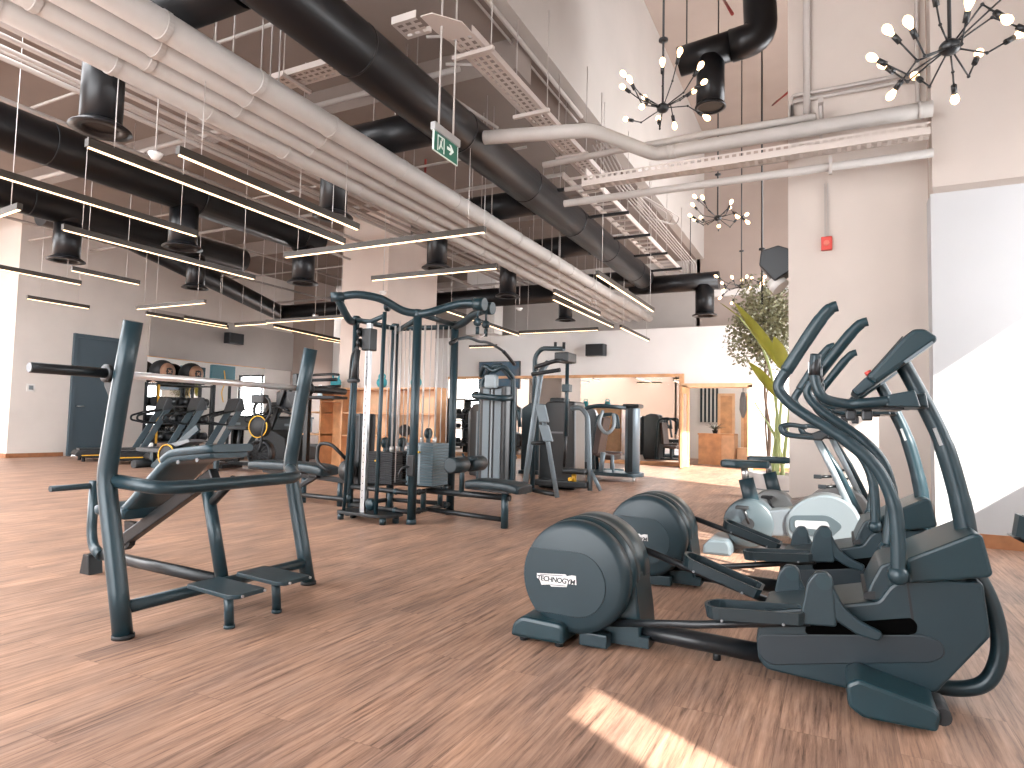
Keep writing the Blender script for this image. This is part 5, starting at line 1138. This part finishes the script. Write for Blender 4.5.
MB().lathe([(0.26, 0), (0.30, 0.02), (0.345, 0.42), (0.35, 0.46), (0.32, 0.46), (0.31, 0.40), (0, 0.40)], seg=40).build('pot', POT, t)
MB().lathe([(0.312, 0.235), (0.328, 0.24), (0.329, 0.258), (0.313, 0.262)], seg=40, closed=True).build('pot_band', SILVERD, t)
MB().lathe([(0, 0.405), (0.305, 0.405), (0.305, 0.39)], seg=24).build('soil', SOIL, t)
stems = [((-0.02, 0.0), (0.04, -0.1, 1.2), (0.10, -0.1, 1.90)), ((0.05, 0.03), (0.14, 0, 1.2), (0.22, -0.05, 2.25)), ((-0.08, 0.05), (-0.02, 0, 1.0), (0.0, -0.08, 1.55)), ((0.0, -0.06), (0.02, -0.08, 1.1), (-0.15, 0.08, 2.1), (-0.52, 0.1, 2.70)), ((0.08, -0.04), (0.0, 0, 0.9), (-0.30, 0, 1.45))]
for st in stems:
    (bx, by), mids = st[0], st[1:]
    MB().tube([(bx, by, 0.40)]+list(mids), [0.026, 0.020, 0.010], 10, spline=6).build('stem', STEM, t)
for base, dr, L, W, dp, tw in (((0.10, -0.1, 1.86), (-0.60, -0.05, 0.95), 1.20, 0.27, 0.05, 0.6), ((0.12, -0.16, 1.88), (-0.25, -0.3, 0.95), 0.50, 0.20, 0.2, 0.8),
                               ((0.21, -0.05, 2.22), (0.0, 0.0, 1.0), 0.82, 0.30, -0.1, 1.0), ((0.0, -0.08, 1.52), (-0.58, 0.0, 0.82), 0.62, 0.24, 0.1, 0.7),
                               ((-0.48, 0.1, 2.66), (-0.9, -0.1, 0.75), 0.42, 0.05, 0.0, 0.3)):
    if L > 0:
        m_ = MB(); leaf_mesh(m_, base, dr, L, W, dp, tw); m_.build('leaf', LEAFY, t)
t = thing('potted_tree', 'slender tree with a round grey-green crown of tiny leaves behind the paddle leaves', 'tree', (-0.95, 10.9, 0))
MB().lathe([(0.22, 0), (0.26, 0.02), (0.29, 0.40), (0.26, 0.40), (0.25, 0.36), (0, 0.36)], seg=32).build('pot', POT, t)
MB().tube([(0, 0, 0.34), (0.03, 0, 1.0), (-0.04, 0, 1.7), (0.0, 0.03, 2.4), (0.02, 0, 3.1)], [0.028, 0.02, 0.012], 10, spline=6).tube([(0.03, 0.02, 0.34), (-0.03, 0.03, 1.2), (0.03, 0, 2.0)], [0.016, 0.012], 8, spline=6).build('trunk', BARK, t)
m_ = MB()
rnd = random.Random(4)
for i in range(26):
    a = rnd.uniform(0, 2*PI); e = rnd.uniform(-0.3, 1.2); L = rnd.uniform(0.35, 0.72)
    b0 = V((0.0, 0.02, rnd.uniform(2.15, 3.1)))
    m_.tube([b0, b0+V((math.cos(a)*math.cos(e), math.sin(a)*math.cos(e), math.sin(e)))*L], [0.008, 0.003], 5)
m_.build('branch', BARK, t)
m_ = MB()
for i in range(5200):
    u = rnd.random()**0.42; a = rnd.uniform(0, 2*PI); cz = rnd.uniform(-1, 1); s_ = math.sqrt(1-cz*cz)
    wob = 1+0.16*math.sin(3*a+cz*4)+0.1*math.sin(7*a)
    p = V((math.cos(a)*s_*0.60*u*wob, math.sin(a)*s_*0.60*u*wob, 2.70+cz*0.74*u*wob))
    if p.z < 2.15 and rnd.random() < 0.45: continue
    d = V((rnd.uniform(-1, 1), rnd.uniform(-1, 1), rnd.uniform(-0.8, 0.8))).normalized(); o = d.orthogonal().normalized(); o = Matrix.Rotation(rnd.uniform(0, 6.28), 3, d) @ o
    l = rnd.uniform(0.045, 0.08); w_ = l*0.32
    m_.quad([p, p+d*l*0.5+o*w_, p+d*l, p+d*l*0.5-o*w_])
m_.build('foliage', LEAFG, t)

# ------------------------------------------------------------------ oak shelving around the column
t = thing('oak_shelving', 'open honey oak shelf unit with a long top in front of the tall column', 'shelf unit', (-9.0, 11.35, 0))
def sb(n, x0, x1, z0, z1, y0=-0.22, y1=0.24, m=WOOD): return MB().box(x0, x1, y0, y1, z0, z1).build(n, m, t)
sb('top_board', -1.5, 1.72, 1.73, 1.77)
sb('side_panel', -1.40, -1.36, 0.0, 1.73); sb('side_panel', -0.78, -0.74, 0.0, 1.73); sb('side_panel', 0.45, 0.49, 0.0, 1.73); sb('side_panel', 1.66, 1.70, 0.0, 1.73)
sb('back_panel', -1.36, -0.78, 0.0, 1.73, 0.18, 0.2, WOOD); sb('back_panel', -0.78, 0.45, 0.0, 1.73, 0.2, 0.22, WOODP); sb('back_panel', 0.49, 1.66, 0.0, 1.73, 0.2, 0.22, WOODP)
for z in (0.08, 0.70, 1.20): sb('shelf', -0.74, 1.66, z, z+0.035, -0.2, 0.2)
sb('cantilever_shelf', -2.0, -1.36, 0.70, 0.735, -0.2, 0.2); sb('cantilever_shelf', -2.0, -1.36, 1.20, 1.235, -0.2, 0.2); sb('shelf', -1.36, -0.78, 1.45, 1.48, -0.2, 0.18)
def kettlebell(loc, label, m, s=1.0, g=None):
    t = thing('kettlebell', label, 'kettlebell', loc, 0, g)
    MB().sphere((0, 0, 0.10*s), 0.10*s, 18).build('bell', m, t)
    MB().tube([(-0.06*s, 0, 0.17*s), (-0.065*s, 0, 0.23*s), (0, 0, 0.265*s), (0.065*s, 0, 0.23*s), (0.06*s, 0, 0.17*s)], 0.015*s, 10, spline=5).build('handle', m, t)
kettlebell((-10.15, 11.35, 1.77), 'teal kettlebell at the left end of the oak shelf top', TEAL, 1.25)
kettlebell((-8.85, 11.35, 1.77), 'teal kettlebell in the middle of the oak shelf top', TEAL, 1.2)
kettlebell((-7.95, 11.35, 1.77), 'teal kettlebell at the right end of the oak shelf top', TEAL, 1.2)
def bottle(loc, label, m):
    t = thing('spray_bottle', label, 'bottle', loc)
    MB().lathe([(0.05, 0), (0.055, 0.02), (0.055, 0.13), (0.02, 0.18), (0.02, 0.21), (0, 0.21)], seg=18).build('bottle_body', m, t)
    MB().rbox(-0.05, 0.03, -0.015, 0.015, 0.21, 0.25, 0.008).build('trigger', WHITEP, t)
bottle((-9.6, 11.3, 1.235), 'small white spray bottle on the upper oak shelf', WHITEP)
def medicine_ball(loc, r, label, m, g):
    o = MB().sphere((0, 0, r), r, 20).build('medicine_ball', m, None, loc); return tag(o, label, 'ball', g)
for x, z, l in ((-8.2, 0.735, 'dark ball on the middle oak shelf'), (-9.2, 0.735, 'dark ball left of the other one on the middle oak shelf')):
    medicine_ball((x, 11.35, z), 0.13, l, RUBBER, 'balls on the oak shelves')
# dumbbell shelves left of the slim cable tower, seen past the lat station
t = thing('weight_shelf', 'black storage rack with dark weights left of the slim cable tower', 'weight rack', (-10.2, 17.3, 0))
MB().box(-0.6, -0.55, -0.2, 0.2, 0, 1.8).box(0.55, 0.6, -0.2, 0.2, 0, 1.8).box(-0.6, 0.6, -0.2, 0.2, 0.4, 0.43).box(-0.6, 0.6, -0.2, 0.2, 0.85, 0.88).box(-0.6, 0.6, -0.2, 0.2, 1.3, 1.33).box(-0.6, 0.6, -0.2, 0.2, 1.75, 1.78).build('frame', RUBBER, t)
for k in range(3):
    for j in range(3):
        o = MB().tube([(-0.13, 0, 0.08), (-0.02, 0, 0.08)], 0.075, 14).tube([(0.02, 0, 0.08), (0.13, 0, 0.08)], 0.075, 14).tube([(-0.02, 0, 0.08), (0.02, 0, 0.08)], 0.02, 8).build('dumbbell', BLACKP, None, (-10.55+0.36*j, 17.3, 0.43+0.45*k))
        tag(o, 'black round headed dumbbell on the storage rack by the back wall', 'dumbbell', 'dumbbells on the back storage rack')
# wall television
t = thing('wall_television', 'wall television showing a blue picture above the slim cable tower', 'television', (-9.35, 17.8, 2.55))
MB().rbox(-0.72, 0.72, -0.03, 0.04, -0.43, 0.43, 0.01).build('case', BLACKP, t)
tv = bpy.data.materials.new('screen_picture'); tv.use_nodes = True
nt = tv.node_tree; b = nt.nodes['Principled BSDF']; b.inputs['Base Color'].default_value = (0.01, 0.01, 0.01, 1)
tc = nt.nodes.new('ShaderNodeTexCoord'); n_ = nt.nodes.new('ShaderNodeTexNoise'); n_.inputs['Scale'].default_value = 2.2; n_.inputs['Detail'].default_value = 3
r_ = nt.nodes.new('ShaderNodeValToRGB'); r_.color_ramp.elements[0].position = 0.35; r_.color_ramp.elements[0].color = (0.01, 0.02, 0.05, 1); r_.color_ramp.elements[1].position = 0.7; r_.color_ramp.elements[1].color = (0.16, 0.14, 0.15, 1)
k_ = r_.color_ramp.elements.new(0.5); k_.color = (0.03, 0.12, 0.20, 1)
nt.links.new(tc.outputs['Object'], n_.inputs['Vector']); nt.links.new(n_.outputs['Fac'], r_.inputs['Fac']); nt.links.new(r_.outputs['Color'], b.inputs['Emission Color']); b.inputs['Emission Strength'].default_value = 0.35
MB().box(-0.69, 0.69, -0.033, -0.030, -0.40, 0.40).build('screen', tv, t)

# ------------------------------------------------------------------ black storage frame by the column
t = thing('power_rack', 'tall black power rack beside the column with arms and a high shelf', 'power rack', (-10.6, 10.6, 0))
MB().rbox(-0.06, 0.06, -0.06, 0.06, 0, 2.05, 0.008).build('upright', FRAMEB, t)
MB().rbox(-0.06, 0.06, 0.32, 0.42, 0, 2.05, 0.008).build('upright', FRAMEB, t)
MB().tube([(0, 0, 2.0), (0.9, 0.1, 2.04), (1.1, 0.1, 2.02)], 0.03, 12).tube([(0, 0.0, 1.72), (1.15, 0.1, 1.78)], 0.03, 12).tube([(0.2, 0, 1.88), (0.3, 0, 1.9), (1.05, 0.1, 1.92)], 0.035, 12).tube([(0, 0, 2.0), (0, 0.37, 2.0)], 0.03).build('cross_bar', FRAMEB, t)
MB().rbox(-0.02, 1.2, -0.15, 0.3, 1.50, 1.56, 0.01).build('high_shelf', RUBBER, t)
MB().tube([(0.15, -0.1, 1.85), (0.15, -0.1, 1.62)], 0.05, 12).build('roller', RUBBER, t)
MB().tube([(0.0, -0.05, 1.15), (-0.25, -0.1, 1.22)], 0.025, 10).build('peg', FRAMEB, t)
bottle((-10.0, 10.7, 1.56), 'clear bottle standing on the power rack shelf', mat('clear_bottle', (0.5, 0.62, 0.66), 0.15))

# ------------------------------------------------------------------ treadmills at the left
def make_treadmill(loc, rz, label):
    t = thing('treadmill', label, 'treadmill', loc, rz, 'treadmills by the left wall')
    m_ = MB()   # curved running deck: local +y is the front
    prof = [(-0.98, 0.16), (-0.92, 0.24), (-0.75, 0.27), (-0.3, 0.24), (0.4, 0.24), (0.85, 0.27), (0.98, 0.22), (0.98, 0.10), (0.7, 0.07), (-0.6, 0.07), (-0.9, 0.10)]
    m_.prism(rounded(prof, 0.03), -0.40, 0.40, 'x', bev=0.02); m_.build('deck', RUBBER, t)
    MB().box(-0.27, 0.27, -0.88, 0.8, 0.24, 0.285).build('running_belt', BLACKP, t)
    MB().prism([(-0.85, 0.13), (0.8, 0.15), (0.8, 0.175), (-0.85, 0.15)], -0.408, 0.408, 'x').build('side_stripe', YELLOW, t)
    m_ = MB()
    for y in (-0.8, 0.8):
        for x in (-0.3, 0.3): m_.cyl((x, y, 0), (x, y, 0.09), 0.035)
    m_.build('foot', RUBBER, t)
    for s in (-1, 1):
        MB().beam((s*0.40, 0.30, 0.2), (s*0.38, 0.86, 1.28), 0.06, 0.13, r=0.012).build('upright', mat('treadmill_grey', (0.045, 0.070, 0.085), 0.4), t)
        MB().tube([(s*0.38, 0.80, 1.22), (s*0.36, 0.45, 1.14), (s*0.36, 0.20, 1.05), (s*0.36, 0.20, 0.95), (s*0.38, 0.5, 0.88), (s*0.39, 0.66, 0.9)], 0.024, 10, fil=0.08).build('handrail', FRAMEB, t)
    MB().prism(rounded([(0.70, 1.18), (0.80, 1.50), (0.88, 1.50), (0.95, 1.22)], 0.02), -0.42, 0.42, 'x', bev=0.015).build('console', BLACKP, t)
    MB().tube([(-0.3, 0.45, 1.12), (0.3, 0.45, 1.12)], 0.022, 10).build('front_bar', FRAMEB, t)
    return t
tr1 = make_treadmill((-15.0, 9.6, 0), -0.40, 'treadmill farthest left, its deck end beside the slate door')
copy_tree(tr1, 'second treadmill from the slate door, behind the bench left upright', (-13.75, 9.55, 0), -0.40)
copy_tree(tr1, 'treadmill nearest the rower, right of the other front treadmills', (-12.9, 9.9, 0), -0.40)
copy_tree(tr1, 'treadmill standing behind the other three, close to the mirror', (-14.2, 12.3, 0), -0.40)
# sprint trainer with yellow rimmed drum
t = thing('sprint_trainer', 'low dark sprint trainer with a yellow ring on its drum', 'sprint trainer', (-11.8, 8.7, 0), 0.1)
MB().prism(rounded([(-0.9, 0.36), (-0.85, 0.42), (0.9, 0.40), (1.35, 0.44), (1.35, 0.38), (0.8, 0.33), (-0.8, 0.33)], 0.02), -0.25, 0.25, bev=0.01).build('rail_deck', BLACKP, t)
MB().lathe([(0, -0.28), (0.2, -0.28), (0.215, -0.26), (0.215, 0.1), (0, 0.1)], (0, 0, 0.29), 'y', 36).build('drum', RUBBER, t)
MB().lathe([(0.195, -0.295), (0.215, -0.295), (0.215, -0.275), (0.195, -0.275)], (0, 0, 0.29), 'y', 36, closed=True).build('drum_ring', YELLOW, t)
MB().beam((-0.55, -0.1, 0.02), (0.6, -0.1, 0.85), 0.06, 0.13, r=0.01).beam((0.9, 0.1, 0.0), (0.9, 0.1, 0.4), 0.08, 0.08).beam((-0.8, 0.1, 0.0), (-0.8, 0.1, 0.36), 0.08, 0.08).build('frame', FRAME, t)
MB().prism(rounded([(-0.2, 0.47), (0.45, 0.62), (0.5, 0.56), (0.0, 0.42)], 0.02), -0.2, 0.2, bev=0.01).build('guard', SILVERD, t)
MB().cyl((-0.85, -0.3, 0.08), (-0.85, 0.3, 0.08), 0.08).build('roller', RUBBER, t)
# air bike
t = thing('air_bike', 'black air bike with a yellow ringed fan and a slotted wheel cage', 'air bike', (-10.72, 9.75, 0), 0.15)
MB().lathe([(0, -0.07), (0.21, -0.07), (0.22, -0.05), (0.22, 0.07), (0, 0.08)], (0.05, -0.05, 0.88), 'y', 36).build('upper_fan', RUBBER, t)
MB().lathe([(0.212, -0.085), (0.23, -0.085), (0.23, -0.065), (0.212, -0.065)], (0.05, -0.05, 0.88), 'y', 36, closed=True).build('fan_ring', YELLOW, t)
m_ = MB().lathe([(0.25, -0.1), (0.28, -0.1), (0.28, 0.1), (0.25, 0.1)], (0.06, 0, 0.33), 'y', 36, closed=True)
for k in range(18):
    a = 2*PI*k/18; m_.beam((0.06+0.05*math.cos(a), -0.1, 0.33+0.05*math.sin(a)), (0.06+0.265*math.cos(a), -0.1, 0.33+0.265*math.sin(a)), 0.012, 0.012)
m_.build('wheel_cage', BLACKP, t)
MB().lathe([(0, -0.05), (0.2, -0.05), (0.2, 0.05), (0, 0.05)], (0.06, 0, 0.33), 'y', 30).build('fan_wheel', RUBBER, t)
MB().tube([(0.0, 0.1, 0.3), (-0.15, 0.1, 0.9), (-0.25, 0.1, 1.25), (-0.12, 0.1, 1.42), (0.05, 0.12, 1.40)], 0.035, 12, spline=5).tube([(0.1, -0.12, 0.35), (0.22, -0.12, 0.95), (0.34, -0.12, 1.18), (0.30, -0.12, 1.42), (0.2, -0.12, 1.50)], 0.025, 12, spline=5).tube([(-0.55, 0, 0.3), (-0.5, 0, 0.8)], 0.035, 12).build('frame', FRAMEB, t)
MB().prism(rounded([(-0.75, -0.1), (-0.6, -0.13), (-0.3, -0.04), (-0.3, 0.04), (-0.6, 0.13), (-0.75, 0.1)], 0.04), 0.80, 0.88, 'z', bev=0.02).build('saddle', RUBBER, t)
MB().box(-0.75, 0.45, -0.04, 0.04, 0.06, 0.14).box(-0.75, -0.65, -0.3, 0.3, 0, 0.08).box(0.35, 0.45, -0.3, 0.3, 0, 0.08).box(-0.6, -0.5, -.03, .03, .14, .4).build('base', FRAMEB, t)
MB().rbox(-0.2, 0.1, -0.08, 0.12, 1.36, 1.55, 0.03).build('console', BLACKP, t)
MB().box(0.0, 0.04, -0.075, -0.078, 1.42, 1.46).build('led', WHITEP, t)
# stair climber / skillmill silhouettes behind the air bike
t = thing('cross_trainer', 'tall black cross trainer with slanted arms left of the air bike', 'cross trainer', (-12.0, 11.6, 0), 0.0)
MB().prism(rounded([(-0.45, 0.0), (-0.5, 0.5), (-0.1, 0.8), (0.4, 0.6), (0.5, 0.0)], 0.06), -0.3, 0.3, bev=0.03).build('base_shell', RUBBER, t)
MB().beam((-0.3, -0.25, 0.4), (0.25, -0.25, 1.75), 0.06, 0.12, r=0.01).beam((0.1, 0.25, 0.4), (0.35, 0.25, 1.8), 0.06, 0.12, r=0.01).beam((0.45, -0.1, 0.4), (0.75, -0.1, 1.75), 0.06, 0.1, r=0.01).build('arm', FRAMEB, t)
MB().rbox(-0.05, 0.5, -0.2, 0.2, 1.3, 1.7, 0.04).build('console', BLACKP, t)
MB().tube([(-0.2, -0.3, 1.2), (0.1, -0.4, 1.35), (0.5, -0.3, 1.25)], 0.03, 10, spline=5).build('handle', FRAMEB, t)
t = thing('rowing_machine', 'dark rowing machine with a wheel low between treadmills and air bike', 'rowing machine', (-11.6, 13.3, 0), 0.3)
MB().lathe([(0, -0.1), (0.24, -0.1), (0.26, -0.08), (0.26, 0.08), (0.24, 0.1), (0, 0.1)], (0.9, 0, 0.42), 'y', 30).build('flywheel_cage', RUBBER, t)
MB().beam((-0.9, 0, 0.36), (0.75, 0, 0.42), 0.09, 0.08).box(-0.9, -0.82, -0.25, 0.25, 0.0, 0.34).box(0.6, 0.68, -0.3, 0.3, 0, 0.3).build('rail', SILVERD, t)
MB().rbox(-0.4, -0.1, -0.18, 0.18, 0.42, 0.5, 0.03).build('seat', RUBBER, t)
MB().beam((0.8, 0, 0.6), (0.6, 0, 1.15), 0.05, 0.05).rbox(0.5, 0.7, -0.12, 0.12, 1.1, 1.25, 0.02).build('monitor', BLACKP, t)
# storage rack with two big balls by the left mirror
t = thing('storage_rack', 'black storage rack with tiers of weights in front of the left mirror', 'storage rack', (-16.75, 12.2, 0))
for y in (-0.75, 0.95):
    for x in (-0.25, 0.25): MB().box(x-0.03, x+0.03, y-0.03, y+0.03, 0, 1.98).build('upright', FRAMEB, t)
for z in (0.35, 0.85, 1.35, 1.95): MB().box(-0.28, 0.28, -0.78, 0.98, z-0.03, z).build('shelf', FRAMEB, t)
MB().box(0.28, 0.29, -0.78, -0.72, 0.3, 1.9).build('edge_strip', YELLOW, t)
BALL = mat('ball_band', (0.34, 0.19, 0.12), 0.6)
for y, l in ((11.72, 'big black wall ball, left of the pair on top of the storage rack'), (12.62, 'big black wall ball, right of the pair on top of the storage rack')):
    q = thing('wall_ball', l, 'ball', (-16.75, y, 1.95), 0, 'pair of wall balls on the rack')
    MB().sphere((0, 0, 0.33), 0.33, 24).build('ball', RUBBER, q)
    MB().lathe([(0.0, 0.332), (0.15, 0.30), (0.24, 0.235)], (0, 0, 0.33), 'x', 24).build('printed_band', BALL, q)
for z in (0.35, 0.85, 1.35):
    for j in range(5):
        o = MB().tube([(0, -0.13, 0.12), (0, 0.13, 0.12)], 0.12, 16).build('weight_roll', BLACKP, None, (-16.75, 11.62+0.36*j, z)); tag(o, 'black weight roll on the storage rack by the left mirror', 'weight', 'weights on the left storage rack')
# teal panels, suspension trainer
t = thing('hanging_board', 'muted teal hanging board with yellow straps above the treadmills', 'board', (-16.5, 13.5, 1.5))
MB().rbox(-0.05, 0.05, -0.42, 0.42, 0.55, 1.10, 0.02).build('board', TEALB, t)
MB().box(-0.04, 0.04, -0.3, -0.25, -1.5, 0.55).box(-0.04, 0.04, 0.25, 0.3, -1.5, 0.55).box(-0.3, 0.3, -0.35, 0.35, -1.5, -1.45).build('stand', FRAMEB, t)
MB().tube([(0.06, 0.0, 0.95), (0.06, 0.05, 0.6), (0.06, -0.05, 0.3), (0.06, 0.02, 0.0)], 0.015, 8, spline=5).build('strap', YELLOW, t)
# black storage chest at the nook
t = thing('storage_chest', 'dark grey storage chest on stacked legs in the corner nook', 'storage chest', (-16.15, 16.0, 0))
MB().rbox(-0.9, 0.6, -0.3, 0.35, 0.62, 1.05, 0.03).build('chest_body', mat('chest_grey', (0.06, 0.07, 0.075), 0.5), t)
MB().rbox(-0.93, 0.63, -0.33, 0.38, 1.05, 1.12, 0.02).build('lid', FRAMEB, t)
MB().box(0.0, 0.25, -0.305, -0.30, 0.80, 0.88).build('name_plate', SILVER, t)
for x in (-0.8, 0.5): MB().box(x-0.05, x+0.05, -0.2, 0.25, 0, 0.62).build('leg', FRAMEB, t)
# wall thermostat by the service door
t = thing('wall_switch', 'small white wall switch left of the slate service door', 'switch', (-17.2, 8.68, 1.66))
MB().rbox(0.0, 0.02, -0.09, 0.09, -0.09, 0.09, 0.004).build('plate', WHITEP, t)
MB().rbox(0.02, 0.03, -0.05, 0.05, -0.05, 0.05, 0.003).build('rocker', SILVER, t)
# low machine poking in at the right edge
t = thing('stepper', 'grey footrest end of a machine poking in at the right edge by the skirting', 'exercise machine', (1.37, 5.45, -0.0))
tray(MB(), Matrix.Translation((0.0, 0, 0.33)) @ Matrix.Rotation(0.22, 4, 'Y'), 0.66, 0.34, 0.15).build('footrest', FRAME, t)
MB().prism(rounded([(-0.33, 0.40), (-0.1, 0.28), (0.35, 0.16), (0.4, 0.25), (-0.2, 0.42)], 0.02), -0.1, 0.1, bev=0.01).build('footrest_base', BLACKP, t)
MB().tube([(0.0, 0, 0.28), (0.9, 0, 0.12)], 0.04, 12).box(0.5, 0.6, -0.3, 0.3, 0, 0.12).box(1.1, 1.2, -0.3, 0.3, 0, 0.12).rbox(0.7, 1.3, -0.2, 0.2, 0.1, 0.7, 0.05).build('body', BODY, t)
# lobby things
t = thing('lobby_counter', 'honey oak reception counter seen through the doorway', 'counter', (-3.05, 20.0, 0))
MB().box(-0.55, 0.1, -0.45, 0.4, 0, 0.86).box(-0.57, 0.45, -0.47, 0.42, 0.86, 0.90).build('cabinet', WOOD, t)
MB().box(0.1, 0.45, -0.4, 0.4, 0.0, 0.86).box(0.5, 1.1, -0.2, 0.4, 0.0, 0.5).build('low_cabinet', WOODP, t)
t = thing('wall_artwork', 'tall striped black and white hanging on the lobby wall', 'wall hanging', (-3.85, 22.75, 1.75))
m_ = MB()
for k in range(5): m_.box(-0.28+k*0.13, -0.21+k*0.13, -0.03, 0.0, -0.5, 0.75)
m_.build('stripe', FRAME, t)
MB().box(-0.32, 0.36, -0.01, 0.0, -0.52, 0.77).build('backing', WHITEP, t)
t = thing('potted_plant', 'small dark plant on the lobby counter', 'potted plant', (-3.2, 20.0, 0.90))
MB().lathe([(0.06, 0), (0.09, 0.1), (0.07, 0.1), (0, 0.08)], seg=16).build('pot', BLACKP, t)
m_ = MB()
for k in range(26):
    a = rnd.uniform(0, 6.28); leaf_mesh(m_, (0, 0, 0.08), (math.cos(a)*0.6, math.sin(a)*0.6, rnd.uniform(0.5, 1.3)), rnd.uniform(0.18, 0.4), 0.05, 0.8, 0, 5)
m_.build('leaf', mat('dark_leaf', (0.06, 0.07, 0.045), 0.5), t)
t = thing('hanging_heavy_bag', 'narrow grey bag hanging from the lobby ceiling in the doorway', 'hanging bag', (-2.35, 19.5, 0))
MB().tube([(0, 0, 3.5), (0, 0, 2.1)], 0.012, 8).build('chain', BLACKP, t)
MB().lathe([(0.0, 1.35), (0.04, 1.4), (0.10, 1.6), (0.09, 1.9), (0.05, 2.1), (0, 2.1)], seg=16).build('bag', SILVERD, t)
